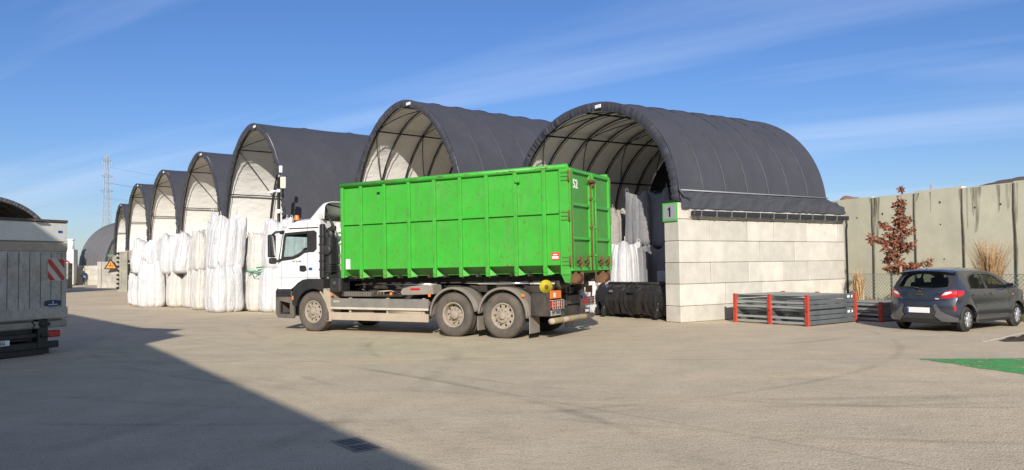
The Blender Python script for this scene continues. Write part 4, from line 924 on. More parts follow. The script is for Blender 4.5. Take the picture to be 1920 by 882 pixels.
m_ = MB(); m_.tube([(-10.42, 30.28, 1.62), (-10.2, 30.1, 1.55), (-10.0, 30.05, 1.60), (-9.8, 30.0, 1.52), (-9.65, 29.95, 1.60)], .03, 6); m_.tube([(-10.15, 30.1, 1.55), (-10.05, 30.05, 1.36), (-9.92, 30.02, 1.38), (-9.85, 30.0, 1.55)], .02, 5); m_.tube([(-9.95, 30.08, 1.72), (-9.6, 30.0, 1.75)], .03, 5)
tag(m_.build('lifting_strap', gs), 'bright green strap hanging over the cream bags', 'strap')
# inside the first hall
G2 = 'grey bulk bags inside the nearest hall'
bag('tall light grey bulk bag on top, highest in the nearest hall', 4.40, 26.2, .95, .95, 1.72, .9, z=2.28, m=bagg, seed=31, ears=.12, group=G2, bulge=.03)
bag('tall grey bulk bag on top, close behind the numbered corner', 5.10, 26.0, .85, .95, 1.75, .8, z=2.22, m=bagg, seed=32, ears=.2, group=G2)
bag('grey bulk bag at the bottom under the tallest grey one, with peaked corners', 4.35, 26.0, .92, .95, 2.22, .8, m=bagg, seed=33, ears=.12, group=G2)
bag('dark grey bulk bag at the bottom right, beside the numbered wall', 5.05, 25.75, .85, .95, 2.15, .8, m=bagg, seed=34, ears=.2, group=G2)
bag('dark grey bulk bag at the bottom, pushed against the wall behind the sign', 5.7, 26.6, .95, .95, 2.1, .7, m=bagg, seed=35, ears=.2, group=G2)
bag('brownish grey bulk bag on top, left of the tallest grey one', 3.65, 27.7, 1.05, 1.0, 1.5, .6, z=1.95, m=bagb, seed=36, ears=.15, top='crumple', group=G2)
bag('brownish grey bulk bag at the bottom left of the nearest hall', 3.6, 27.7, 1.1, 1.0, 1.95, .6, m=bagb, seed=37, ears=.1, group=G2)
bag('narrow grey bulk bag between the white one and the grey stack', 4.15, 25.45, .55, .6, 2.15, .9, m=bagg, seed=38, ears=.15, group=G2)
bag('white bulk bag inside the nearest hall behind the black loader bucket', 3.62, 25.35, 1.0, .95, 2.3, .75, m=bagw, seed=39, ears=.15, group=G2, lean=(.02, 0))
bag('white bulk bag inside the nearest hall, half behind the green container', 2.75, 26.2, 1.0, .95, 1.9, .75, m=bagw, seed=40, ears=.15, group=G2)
m_ = MB(); m_.bx(-.25, .25, -.2, .2, 1.1, 1.45, .03); o = m_.build('plastic_crate', mat('pale_grey_plastic', (.33, .35, .37), .5)); o.location = (4.78, 23.95, 0); o.rotation_euler = (0, 0, .6)
bx_ = thing('machine_stand', 'grey boxed machine part behind the right end of the loader bucket', 'machine part', (4.85, 24.25, 0), .6)
o.parent = bx_; o.location = (0, 0, 0); o.rotation_euler = (0, 0, 0)
m_ = MB(); m_.bx(-.2, .2, -.15, .15, 0, 1.1, .02); m_.build('frame_leg', bucketm, bx_)

# ================================================================ loader buckets
def bucket(label, o, ang, L, sc=1.0):
    t = thing('loader_bucket', label, 'loader bucket', o, ang, 'black loader buckets by the hall mouth')
    prof = [(0, .02), (-.16, .03), (-.34, .12), (-.47, .30), (-.53, .52), (-.50, .74), (-.38, .92), (-.20, 1.0)]   # back shell, x forward of the mouth negative
    prof = [(x*sc*1.15, z*sc) for x, z in prof]; inn = [(x+.03, z+.02) for x, z in prof]
    m_ = MB(); M = Matrix.Rotation(pi/2, 4, 'Z')
    m_.prism([(x, z) for x, z in prof]+inn[::-1], 0, L, None, (), .004); m_.build('shell', bucketm, t)
    for y in (0, L):
        m_ = MB(); m_.prism(prof+[(.45*sc, .06), (.35*sc, .05)], y-.015, y+.015, None, (), .006); m_.build('end_plate', bucketm, t)
    for k in range(6):
        y = L*(.12+.152*k); m_ = MB(); o2 = [(x-.09*sc, z) for x, z in prof]
        m_.prism(o2+[(x-.0, z) for x, z in prof][::-1], y-.022, y+.022); m_.build('rib_plate', bucketm, t)
    m_ = MB(); m_.tube([(-.25*sc, .05, 1.02*sc), (-.25*sc, L-.05, 1.02*sc)], .05, 10); m_.bx(-.50*sc, -.40*sc, .1, L-.1, .80*sc, .90*sc, .02); m_.build('top_bar', bucketm, t)
    m_ = MB(); m_.prism([(-.62*sc, .15), (-.70*sc, .5), (-.66*sc, .86), (-.45*sc, .98), (-.5*sc, .5), (-.5*sc, .2)], L*.40, L*.36); m_.prism([(-.62*sc, .15), (-.70*sc, .5), (-.66*sc, .86), (-.45*sc, .98), (-.5*sc, .5), (-.5*sc, .2)], L*.64, L*.60); m_.bx(-.66*sc, -.52*sc, L*.4, L*.6, .78, .86, .01); m_.build('coupling', bucketm, t)
    for y in (L*.1, L*.92):
        m_ = MB(); m_.tube([(-.60*sc, y, .42), (-.46*sc, y+.02, .98)], .028, 8); cy = m_.build('ram_rod', chrome, t)
        m_ = MB(); m_.tube([(-.68*sc, y, .10), (-.60*sc, y, .44)], .05, 10); m_.box((-.66*sc, y, .18), (.16, .12, .22), .03); m_.build('ram_body', bucketm, t)
    m_ = MB(); m_.tube([(-.5*sc, L*.45, .86), (-.6*sc, L*.4, 1.08), (-.45*sc, L*.55, 1.12), (-.5*sc, L*.65, .9)], .018, 6); m_.build('hose', bucketm, t)
    m_ = MB(); m_.box((-.66*sc, L*.80, .83), (.01, .16, .07), .003); m_.build('marking', mat('faint_marking', (.16, .16, .16), .6), t)
    return t
# axis along hall mouth; back of shell faces the viewer
def bucket_at(label, p0, p1, sc=1.):
    # local Y from p0 to p1; local X = into the hall
    d = Vector((p1[0]-p0[0], p1[1]-p0[1], 0)); a = atan2(d.y, d.x)-pi/2
    return bucket(label, (p0[0], p0[1], 0), a, d.length, sc)
# viewer is to -Y: shell back (local -X) must face the viewer -> run from right end to left end gives local X pointing away
bucket_at('black steel loader bucket at the hall mouth, ribbed back with two chrome rams facing out', (4.95, 23.10), (3.30, 25.25), 1.05)
bucket_at('second black loader bucket, worn and mostly behind the ribbed one', (3.45, 25.7), (2.45, 27.0), 1.1)

# ================================================================ pallet-rack frames
def rack_stack(label, o, ang, nx, L, Wt, layers, z0=0., group='grey rack frames stacked by the block wall'):
    """local X runs along the long grey beams, local Y across the rows (red ends at x=0 and x=L)"""
    t = thing('rack_frame_stack', label, 'rack frames', o, ang, group)
    hz = .125
    for k in range(nx):
        y = Wt*k/(nx-1)
        for j in range(layers):
            z = z0+.02+j*hz
            m_ = MB(); m_.bx(.05, L-.05, y-.03, y+.03, z+.006, z+hz-.012, .008); m_.bx(.05, L-.05, y-.034, y+.034, z+hz*.42, z+hz*.5, 0); m_.build('beam', greym, t)
        for x in (0, L):
            m_ = MB(); zt = z0+layers*hz+.03
            m_.bx(x-.025, x+.04, y-.055, y+.055, z0+.0, zt, .006)
            s_ = -1 if x == 0 else 1
            m_.prism([(x, z0+.0), (x+s_*.09, z0+.0), (x+s_*.02, z0+.09)], y-.05, y-.03)
            rp = m_.build('end_bracket', redm, t)
            m_ = MB()
            for q in range(layers*2):
                m_.disc((x-.027 if x == 0 else x+.042, y, z0+.05+q*hz/2), .012, 'X', 8)
            m_.build('slots', holem, rp)
    for j in range(layers):
        if j % 3 == 2: continue
        for x in (.02, L*.33, L*.66, L-.06):
            m_ = MB(); z = z0+.03+j*hz; m_.bx(x, x+.05, .05, Wt-.05, z+.01, z+.07, .004); m_.build('cross_bar', mat('pale_galvanised', (.36, .38, .37), .5, .35, var=.1), t)
    m_ = MB()
    for k in range(24):
        x = .15+k*(L-.3)/23; m_.bx(x, x+.035, .05, Wt-.05, z0+layers*hz-.01, z0+layers*hz+.005)
    m_.build('deck_slats', MATS['pale_galvanised'], t)
    m_ = MB()
    for x in (L-.42, L-.22): m_.bx(x, x+.12 if x < L-.3 else x+.07, -.037, -.0345, z0+layers*hz-.10, z0+layers*hz-.03)
    m_.build('paper_label', whites, t)
    return t
ra = atan2(21.39-20.01, 9.43-7.58)
rl = Vector((7.60, 20.05, 0)); LR = 2.28; WR = sqrt((6.36-7.6)**2+(21.92-20.05)**2)
rack_stack('lower of two stacked grey rack frames with red ends by the block wall', rl, ra, 3, LR, WR, 3)
rack_stack('upper of two stacked grey rack frames with red ends by the block wall', rl+Vector((.0, .0, .0)), ra, 3, LR, WR, 3, z0=.405)
rack_stack('lower grey rack frame of the small low pile, shaded by the parked car', Vector((10.02, 21.15, 0)), ra-.1, 2, 1.5, 1.3, 2)
rack_stack('upper grey rack frame of the small low pile beside the parked car', Vector((10.02, 21.15, 0)), ra-.1, 2, 1.5, 1.3, 2, z0=.27)

# ================================================================ parked car
car = thing('parked_car', 'dark grey hatchback parked by the concrete wall, blank white number plate', 'car', (10.091, 18.653, 0), .591)
def K(mb, name, m, parent=None, rc=True): return mb.build(name, m, parent or car, rc)
def zedge(x): return interp([(-.62, 1.30), (-.25, 1.375), (.0, 1.40), (.6, 1.425), (1.2, 1.40), (1.6, 1.33), (1.95, 1.17), (2.32, .985), (2.5, .955), (2.9, .86), (3.1, .76), (3.2, .62)], x)
def Ys(x, z):
    y = .832
    if z < .5: y -= .05*((.5-z)/.3)**2
    if z > .88: y -= .20*((z-.88)/.55)**1.25
    y += .012*math.exp(-((z-.90)/.03)**2)-.014*math.exp(-((z-.62)/.12)**2)
    if x < .15: y -= .085*((.15-x)/.75)**2
    if x > 2.4: y -= .20*((x-2.4)/.8)**2.2
    for xw in (0, 2.45):
        d = sqrt((x-xw)**2+(z-.30)**2); y += .018*math.exp(-((d-.36)/.06)**2)
    return y
def Xr(z): return interp([(.20, -.53), (.30, -.585), (.45, -.625), (.60, -.635), (.72, -.60), (.80, -.565), (.92, -.555), (1.0, -.53), (1.1, -.46), (1.36, -.27), (1.44, -.22)], z)
def Rr(y, z):
    xs = Xr(z)+.17; hw = Ys(xs, z); return Xr(z)+.17*min(1.1, abs(y)/hw)**3.4
def patch(mb, poly, fn, holes=(), step=.07):
    t = bmesh.new(); es = []
    for lp in [poly]+list(holes):
        vs = [t.verts.new((p[0], p[1], 0)) for p in lp]; es += [t.edges.new((vs[i], vs[(i+1) % len(vs)])) for i in range(len(vs))]
    bmesh.ops.triangle_fill(t, use_beauty=True, edges=es)
    xs = [p[0] for p in poly]; ys = [p[1] for p in poly]
    for ax, (lo, hi) in enumerate(((min(xs), max(xs)), (min(ys), max(ys)))):
        k = math.ceil(lo/step)*step
        while k < hi:
            co_ = (k, 0, 0) if ax == 0 else (0, k, 0); no = (1, 0, 0) if ax == 0 else (0, 1, 0)
            bmesh.ops.bisect_plane(t, geom=t.verts[:]+t.edges[:]+t.faces[:], plane_co=co_, plane_no=no, dist=1e-5); k += step
    for v in t.verts: v.co = Vector(fn(v.co.x, v.co.y))
    return mb.merge(t, None, True)
def arch(xw, r=.345, z=.30, n=14, x0=.23):
    a0 = math.asin((x0-z)/r)
    return [(xw+r*cos(a), z+r*sin(a)) for a in [lerp(pi-a0, a0, k/n) for k in range(n+1)]]
def bot(x): return .2
top_line = [(x, zedge(x)) for x in (3.16, 3.1, 2.9, 2.7, 2.5, 2.32, 2.15, 1.95, 1.78, 1.6, 1.4, 1.2, .9, .6, .3, 0, -.12)]
rearl = [(Xr(z)+.17, z) for z in (1.36, 1.28, 1.2, 1.1, 1.0, .92, .8, .72, .6, .45, .3, .23)]
frontl = [(3.10, .23), (3.16, .3), (3.20, .45), (3.2, .6)]
outer = arch(0)+arch(2.45)+frontl+top_line+rearl
win1 = [(.16, 1.00), (.20, 1.18), (.30, 1.27), (.52, 1.325), (.84, 1.335), (.86, .985), (.5, .99)]
win2 = [(.94, .98), (.92, 1.335), (1.25, 1.315), (1.50, 1.25), (1.72, 1.13), (1.93, .985), (1.93, .965)]
for s_ in (-1, 1):
    mb = MB(); patch(mb, outer, lambda x, z: (x, s_*Ys(x, z), z), [win1, win2]); sp_ = K(mb, 'body_side', carp)
    for wv in (win1, win2):
        mb = MB(); patch(mb, wv, lambda x, z: (x, s_*(Ys(x, z)-.012), z), (), .12); mb.build('side_window', glass('car_glass', (.62, .70, .66), .22), sp_)
    mb = MB()
    for wv in (win1, win2):
        pts = [(x, s_*(Ys(x, z)+.001), z) for x, z in wv]; mb.tube(pts, .010, 5, closed=True)
    mb.build('window_trim', blackp, sp_)
    mb = MB(); patch(mb, [(.865, .99), (.865, 1.335), (.915, 1.335), (.935, .985)], lambda x, z: (x, s_*(Ys(x, z)+.002), z)); mb.build('door_pillar', blackp, sp_)
    # shut lines
    mb = MB()
    def ln(pts): mb.tube([(x, s_*(Ys(x, z)-.002), z) for x, z in pts], .0075, 4)
    ln([(.90, .24), (.90, .6), (.90, .98)]); ln([(.43, .42), (.40, .55), (.18, .80), (.12, .98), (.16, 1.2), (.3, 1.30), (.6, 1.36), (.9, 1.375)]); ln([(1.98, .24), (2.02, .6), (1.98, .95)]); ln([(.9, 1.375), (1.25, 1.35), (1.5, 1.28), (1.72, 1.17), (1.98, .98)]); ln([(.45, .25), (1.98, .25)])
    mb.build('shut_line', blacks, sp_)
    for x in (.30, 1.12):
        mb = MB(); mb.box((x, s_*(Ys(x, .86)+.018), .85), (.17, .022, .03), .01); mb.build('door_handle', carp, sp_)
    mb = MB(); patch(mb, [(.36, .20), (2.09, .20), (2.09, .245), (.36, .245)], lambda x, z: (x, s_*(Ys(x, .3)+.012), z)); mb.build('sill', carp, sp_)
    mb = MB(); mb.box((1.86, s_*.93, 1.03), (.13, .20, .13), .05); mb.tube([(1.84, s_*.80, .98), (1.84, s_*.88, 1.0)], .025, 6); mo = K(mb, 'door_mirror', carp)
    mb = MB(); mb.bx(1.790, 1.796, s_*.845, s_*1.02, .98, 1.085, .002); mb.build('mirror_glass', chrome, mo)
    mb = MB(); patch(mb, [(2.16, .80), (2.22, .80), (2.22, .83), (2.16, .83)], lambda x, z: (x, s_*(Ys(x, z)+.004), z)); K(mb, 'side_repeater', amber)
    # arch liners
    for xw in (0, 2.45):
        mb = MB(); A = [(xw+.36*cos(a), .30+.36*sin(a)) for a in [pi*k/14 for k in range(15)]]
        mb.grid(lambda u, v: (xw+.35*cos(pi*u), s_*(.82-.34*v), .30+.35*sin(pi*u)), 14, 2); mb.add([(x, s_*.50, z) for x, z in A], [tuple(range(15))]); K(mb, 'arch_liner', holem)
        wheel(car, xw, s_*.80, R=.292, wd=.18, style='convex', side=s_, rim_r=.19, tm=tyreb, rm=MATS.get('hub') or mat('hubcap', (.42, .43, .45), .35, .4, var=.08))
# hubcap spokes
for s_ in (-1, 1):
    for xw in (0, 2.45):
        mb = MB(); M = Matrix.Translation((xw, s_*.80, .292)) @ (Matrix.Identity(4) if s_ > 0 else Matrix.Rotation(pi, 4, 'Z'))
        mb.lathe([(.185, -.012), (.178, .000), (.165, .002), (.160, -.012)], M, 36); mb.lathe([(.05, .01), (.045, .02), (0, .022)], M, 20)
        for k in range(16):
            a = 2*pi*k/16+(.06 if k % 2 else -.06); mb.box((0, 0, 0), (.020, .012, .125), .003, M @ Matrix.Rotation(a, 4, 'Y') @ Matrix.Translation((0, .006, .105)))
        o = K(mb, 'hubcap', MATS['hubcap'])
        mb = MB(); mb.disc((0, .002, 0), .17, 'Y', 24, M); mb.build('hubcap_recess', mat('hub_shadow', (.05, .05, .05), .6), o)
# roof, windscreen, bonnet (top surface)
def zt_(x, u): return zedge(x)+(.075 if x < 1.8 else .05)*(1-abs(u)**2.4)
xsT = [3.16, 3.1, 3.0, 2.9, 2.7, 2.5, 2.34, 2.28, 2.1, 1.9, 1.72, 1.66, 1.5, 1.2, .9, .6, .3, 0, -.14, -.24]
def topf(i, u):
    x = xsT[i]; e = .10*abs(u)**3 if i == len(xsT)-1 else 0
    return (x+e, u*Ys(x, zedge(x))*1.0, zt_(x, u))
def topstrip(i0, i1, u0=-1, u1=1, lift=0):
    mb = MB(); mb.grid(lambda a, b_: (lambda p: (p[0], p[1], p[2]+lift))(topf(i0+round(b_*(i1-i0)), lerp(u0, u1, a))), 20, i1-i0); return mb
K(topstrip(0, 7), 'bonnet', carp, None, False); K(topstrip(10, 18), 'roof', carp, None, False)
wsb = K(topstrip(7, 10, -.9, .9), 'windscreen', MATS['car_glass'], None, False)
for a, b_ in ((-1, -.9), (.9, 1)): K(topstrip(7, 10, a, b_), 'windscreen_pillar', carp, None, False)
# rear spoiler lip
def spl(u, v):
    y = lerp(-.66, .66, u); q = abs(2*u-1)
    x = lerp(-.10, -.36+.10*q**3, v); z = zt_(max(x, -.62), (2*u-1)*.95)+.004-.012*v**2
    return (x, y*(1-.02*v), z)
mb = MB(); mb.grid(spl, 24, 5); mb.grid(lambda u, v: (lambda p: (p[0]+.05*v, p[1], p[2]-.045*v))(spl(u, 1)), 24, 2); mb.grid(lambda u, v: (lambda p: (p[0]+.05+.12*v, p[1]*(1-.03*v), p[2]-.045-.01*v))(spl(u, 1)), 24, 1); K(mb, 'roof_spoiler', carp, None, False)
# rear face
hwr = lambda z: Ys(Xr(z)+.17, z)
zl = [.24, .3, .4, .5, .6, .7, .8, .9, 1.0, 1.1, 1.2, 1.3, 1.36]
outR = [(-hwr(z), z) for z in zl]+[(y, 1.385+.05*(1-(y/.62)**2)) for y in (-.5, -.25, 0, .25, .5)]+[(hwr(z), z) for z in zl[::-1]]+[(.62, .235), (.5, .28), (-.5, .28), (-.62, .235)]
rw_ = [(-.60, 1.035), (-.585, 1.14), (-.53, 1.27), (-.46, 1.335), (0, 1.365), (.46, 1.335), (.53, 1.27), (.585, 1.14), (.60, 1.035), (.3, 1.01), (-.3, 1.01)]
mb = MB(); patch(mb, outR, lambda y, z: (Rr(y, z), y, z), [rw_]); K(mb, 'rear_body', carp)
mb = MB(); patch(mb, rw_, lambda y, z: (Rr(y, z)+.008, y, z), (), .12); rg = K(mb, 'rear_window', MATS['car_glass'])
mb = MB(); mb.tube([(Rr(y, z)-.002, y, z) for y, z in rw_], .014, 6, closed=True); mb.build('window_seal', blackp, rg)
for s_ in (-1, 1):
    mb = MB(); patch(mb, [(s_*.52, 1.30), (s_*.60, 1.05), (s_*.665, 1.10), (s_*.60, 1.335), (s_*.56, 1.35)], lambda y, z: (Rr(y, z)-.005, y, z)); mb.build('black_quarter', blackp, rg)
mb = MB(); mb.tube([(Rr(0, 1.0)-.03, .02, 1.02), (Rr(.2, 1.03)-.03, .22, 1.045), (Rr(.4, 1.05)-.03, .46, 1.05)], .012, 6); mb.box((Rr(0, 1.0)-.03, -.02, 1.0), (.05, .12, .05), .02); K(mb, 'rear_wiper', blackp)
def rp(pts, off, name, m, parent=None, st=.07):
    mb = MB(); patch(mb, pts, lambda y, z: (Rr(y, z)-off, y, z), (), st); return K(mb, name, m, parent)
for s_ in (-1, 1):
    # tail lamp wraps from rear to side
    lamp = rp([(s_*.47, .80), (s_*.49, .86), (s_*.56, .935), (s_*.66, .965), (s_*hwr(.96), .97), (s_*hwr(.82), .82), (s_*.6, .785)], .012, 'tail_lamp', redl)
    mb = MB(); patch(mb, [(-.42, .825), (-.40, .965), (-.25, .965), (-.13, .955), (-.22, .86), (-.33, .82)], lambda x, z: (x, s_*(Ys(x, z)+.010), z)); mb.build('lamp_side', redl, lamp)
    rp([(s_*.50, .855), (s_*.565, .925), (s_*.67, .945), (s_*.70, .915), (s_*.60, .865)], .017, 'clear_lens', whitel, lamp)
    rp([(s_*.735, .47), (s_*.72, .66), (s_*hwr(.66), .675), (s_*hwr(.5), .5)], .006, 'bumper_vent', blackp)
    rp([(s_*.745, .50), (s_*.735, .61), (s_*.775, .62), (s_*.78, .51)], .012, 'rear_reflector', redl)
    # angular bumper wing, gloss highlight put into its lighter paint
    mb = MB(); patch(mb, [(s_*.36, .38), (s_*.44, .30), (s_*.50, .245), (s_*.78, .245), (s_*.81, .33), (s_*.62, .42), (s_*.50, .50), (s_*.40, .66), (s_*.34, .62), (s_*.40, .47)], lambda y, z: (Rr(y, z)-.022-.01*(z < .4), y, z), (), .06); K(mb, 'bumper_wing', mat('bumper_highlight_paint', (.15, .155, .17), .25, .5, var=.02, coat=.9))
rp([(-.40, .40), (-.34, .62), (.34, .62), (.40, .40)], .004, 'plate_recess', carp)
mb = MB(); mb.box((Xr(.50)-.022, 0, .505), (.014, .53, .125), .004); pl = K(mb, 'number_plate', whites)
mb = MB(); mb.box((Xr(.5)-.031, .243, .505), (.003, .042, .115)); mb.build('plate_band', bluem, pl)
rp([(-.55, .235), (-.40, .30), (.40, .30), (.55, .235), (.42, .20), (-.42, .20)], .0, 'diffuser', blackp)
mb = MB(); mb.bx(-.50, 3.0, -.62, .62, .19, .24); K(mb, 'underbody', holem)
mb = MB(); mb.tube([(Rr(y, .735)-.003, y, .735+.05*(abs(y)/.7)**6) for y in [-.62+.062*k for k in range(21)]], .005, 4); mb.tube([(Rr(y, z)-.003, y, z) for y, z in ((.46, .74), (.455, .79), (.62, .99))], .005, 4); mb.tube([(Rr(y, z)-.003, y, z) for y, z in ((-.46, .74), (-.455, .79), (-.62, .99))], .005, 4); K(mb, 'hatch_gap', blacks)
# handle recess and three-diamond mark
mb = MB(); mb.lathe([(.085, -.004), (.08, .0), (0, .0)], Matrix.Translation((Xr(.86)-.006, 0, .86)) @ Matrix.Rotation(pi/2, 4, 'Z') @ Matrix.Diagonal((1, 1, .42, 1)), 24); K(mb, 'handle_recess', blackp)
mb = MB(); mb.box((Xr(.87)-.018, 0, .872), (.014, .15, .022), .006); K(mb, 'hatch_handle', chrome)
mb = MB()
for a in (pi/2, pi/2+2*pi/3, pi/2-2*pi/3):
    c, s2 = cos(a), sin(a); L_ = .052; w_ = .017; cx_, cz_ = c*L_/2, s2*L_/2
    mb.prism([(0, 0), (cx_-s2*w_, cz_+c*w_), (c*L_, s2*L_), (cx_+s2*w_, cz_-c*w_)], 0, .006, Matrix.Translation((Xr(.96)-.012, 0, .955)) @ Matrix.Rotation(pi/2, 4, 'Z'))
K(mb, 'emblem', chrome)
for y, w_ in ((.46, .13), (.44, .09)):
    mb = MB(); z = .80 if w_ > .1 else .775; mb.box((Rr(y, z)-.006, y, z), (.004, w_, .012)); K(mb, 'badge', mat('dull_chrome', (.22, .22, .23), .3, .6))
mb = MB(); mb.box((Rr(-.40, .775)-.006, -.40, .775), (.004, .085, .03), .001); K(mb, 'white_badge', mat('cream_badge', (.6, .5, .42), .4))
mb = MB(); mb.tube([(.05, .12, 1.46), (-.14, .14, 1.70)], [.008, .003], 5); mb.box((.05, .12, 1.462), (.07, .04, .03), .01); K(mb, 'aerial', blackp)
# cabin
mb = MB(); mb.bx(-.35, 2.2, -.68, .68, .45, .62, .02); mb.bx(-.32, .0, -.66, .66, .62, .92, .03); K(mb, 'cabin_floor', blackp)
for y in (-.36, .36):
    mb = MB(); mb.box((1.35, y, .70), (.5, .46, .16), .05); mb.box((1.08, y, .98), (.13, .44, .52), .05); mb.box((1.05, y, 1.27), (.08, .22, .15), .03); K(mb, 'front_seat', blackp)
    mb = MB(); mb.box((.12, y, 1.18), (.08, .2, .12), .03); K(mb, 'headrest', blackp)
mb = MB(); mb.box((.16, 0, .93), (.12, 1.2, .42), .05); K(mb, 'rear_seat', blackp)
mb = MB(); mb.bx(1.9, 2.25, -.66, .66, .75, .98, .05); mb.tube([(1.78+.04*sin(a), .36+.17*cos(a), .98+.15*sin(a)) for a in [2*pi*k/16 for k in range(16)]], .014, 5, closed=True); K(mb, 'dashboard', blackp)
mb = MB(); mb.bx(3.14, 3.2, -.66, .66, .25, .6, .03); mb.bx(3.12, 3.21, -.5, .5, .3, .5, .02); K(mb, 'front_bumper', carp)
for s_ in (-1, 1):
    mb = MB(); patch(mb, [(2.86, .68), (2.82, .78), (3.05, .75), (3.12, .66)], lambda x, z: (x, s_*(Ys(x, z)+.006), z)); K(mb, 'headlight', whitel)
# ================================================================ box van on the left
hv = atan2(.41, -.91)
van = thing('box_van', 'dirty white box van seen from the rear, loading flap up, at the left edge', 'van', (0, 0, 0), hv)
# local: X forward, Y left (towards the viewer's left); rear right corner at the origin corner (0,-w)
vw = 2.25; rear_right = Vector((-9.32, 16.12, 0))
u_v = Vector((cos(hv), sin(hv), 0)); l_v = Vector((-sin(hv), cos(hv), 0))
van.location = rear_right+l_v*(vw/2)*1.03; van.scale = (1.03, 1.03, 1.03)
def V(mb, name, m, parent=None): return mb.build(name, m, parent or van)
mb = MB(); mb.bx(.02, 4.4, -vw/2, vw/2, .66, 2.64, .02); box = V(mb, 'cargo_box', vanw)
mb = MB(); mb.bx(-.05, .02, -vw/2, vw/2, 2.22, 2.60, .012); V(mb, 'top_fascia', vanw)
mb = MB(); mb.bx(-.07, .05, -vw/2-.01, vw/2+.01, 2.60, 2.655, .008); V(mb, 'roof_edge', rustm if False else mat('dull_dark_trim', (.09, .07, .06), .7, var=.3))
for s_ in (-1, 1):
    mb = MB(); mb.bx(-.055, .03, s_*(vw/2-.07), s_*vw/2, .70, 2.21, .01); V(mb, 'corner_pillar', vanw)
    for z in (2.42,):
        mb = MB(); mb.box((-.055, s_*(vw/2-.15), z), (.008, .09, .045), .002); V(mb, 'blue_sticker', bluem)
    mb = MB(); mb.box((-.10, s_*.52, 2.62), (.05, .22, .035), .008); V(mb, 'roof_lamp', redl if False else MATS['dull_dark_trim'])
# flap: ribbed panel
flap = None
mb = MB(); mb.bx(-.12, -.06, -vw/2+.05, vw/2-.05, .72, 2.02, .01); flap = V(mb, 'tail_flap', vand)
mb = MB()
for k in range(10): mb.bx(-.124, -.119, -vw/2+.16+k*.215, -vw/2+.167+k*.215, .92, 1.99)
mb.build('flap_groove', holem, flap)
mb = MB(); mb.bx(-.135, -.05, -vw/2+.02, vw/2-.02, .70, .92, .015); mb.build('flap_lower_edge', vand, flap)
mb = MB(); mb.bx(-.10, -.02, -vw/2+.02, vw/2-.02, 2.02, 2.20, .01); V(mb, 'upper_beam', mat('muddy_cream', (.42, .36, .28), .7, var=.2, vscale=4, dirt=(.25, .2, .15), damt=.7, dscale=5))
mb = MB()
for k in range(3): mb.box((-.125, -vw/2+.22+k*.05, 1.98), (.006, .016, .016), .002)
mb.build('flap_studs', bluem, flap)
# red and white warning flag panel
y0 = -vw/2+.10; y1 = y0+.36
mb = MB(); mb.bx(-.132, -.126, y0, y1, 1.44, 1.88, .002); sgn = mb.build('warning_panel', mat('dirty_white', (.52, .48, .42), .6, var=.15), flap)
mb = MB()
def clip_stripe(c):
    # diagonal band in the unit square: y from left(1) to right(0), running down to the right
    w = .17; pts = []
    poly = [(-1, c-1-w), (2, c+2-w), (2, c+2+w), (-1, c-1+w)]
    def cl(poly, ax, v, keep):
        out = []
        for i in range(len(poly)):
            a, b_ = poly[i], poly[(i+1) % len(poly)]; ia = (a[ax]-v)*keep >= 0; ib = (b_[ax]-v)*keep >= 0
            if ia: out.append(a)
            if ia != ib:
                t = (v-a[ax])/(b_[ax]-a[ax]); out.append((a[0]+(b_[0]-a[0])*t, a[1]+(b_[1]-a[1])*t))
        return out
    for ax, v, k in ((0, 0, 1), (0, 1, -1), (1, 0, 1), (1, 1, -1)):
        poly = cl(poly, ax, v, k)
        if not poly: return None
    return poly
for c in (-.72, 0, .72):
    q = clip_stripe(c)
    if q: mb.add([(-.134, lerp(y0+.008, y1-.008, a), lerp(1.45, 1.87, b_)) for a, b_ in q], [tuple(range(len(q)))])
mb.build('red_stripes', mat('faded_red', (.42, .03, .025), .6, var=.25, vscale=8, dirt=(.3, .2, .15), damt=.4), sgn)
mb = MB(); pts = [(.5*cos(a)*.38, .5*sin(a)*.145) for a in [2*pi*k/24 for k in range(24)]]
mb.prism([(max(-.17, min(.17, x*1.0)), max(-.065, min(.065, z))) for x, z in [(-.17, -.04), (-.1, -.06), (0, -.066), (.1, -.06), (.17, -.04), (.17, .04), (.1, .06), (0, .066), (-.1, .06), (-.17, .04)]], 0, .005, Matrix.Translation((-.126, -vw/2+.34, 1.0)) @ Matrix.Rotation(pi/2, 4, 'Z')); bd_ = mb.build('maker_plate', navym, flap)
mb = MB(); mb.box((-.134, -vw/2+.34, .975), (.003, .19, .022)); mb.box((-.134, -vw/2+.34, 1.02), (.003, .025, .05), 0, None); mb.build('plate_mark', mat('pale_blue_mark', (.4, .45, .6), .5), bd_)
mb = MB(); mb.bx(-.10, .1, -vw/2, vw/2, .52, .66, .03); V(mb, 'rear_sill', mat('muddy_sill', (.33, .32, .29), .6, .2, dirt=(.12, .11, .10), damt=.6, dscale=4))
mb = MB(); mb.bx(-.06, .25, -vw/2+.5, vw/2-.3, .34, .44, .02); mb.bx(-.1, .1, -vw/2+.40, -vw/2+.62, .12, .70, .03); mb.box((-.12, -vw/2+.50, .60), (.08, .22, .07), .02); mb.box((-.12, -vw/2+.50, .38), (.08, .16, .06), .02); mb.bx(-.1, .1, vw/2-.62, vw/2-.40, .12, .70, .03)
mb.tube([(-.12, -vw/2+.75, .66), (-.13, -vw/2+.70, .60), (-.13, -vw/2+.74, .53)], .012, 5); V(mb, 'lift_arm', blackp)
mb = MB(); mb.bx(-.08, .0, -vw/2+.16, vw/2-.16, .12, .26, .02); mb.bx(-.05, .05, -vw/2+.35, vw/2-.35, .02, .13, .01); mb.bx(0, 4.6, -.45, .45, .30, .62); V(mb, 'underrun_beam', blackp)
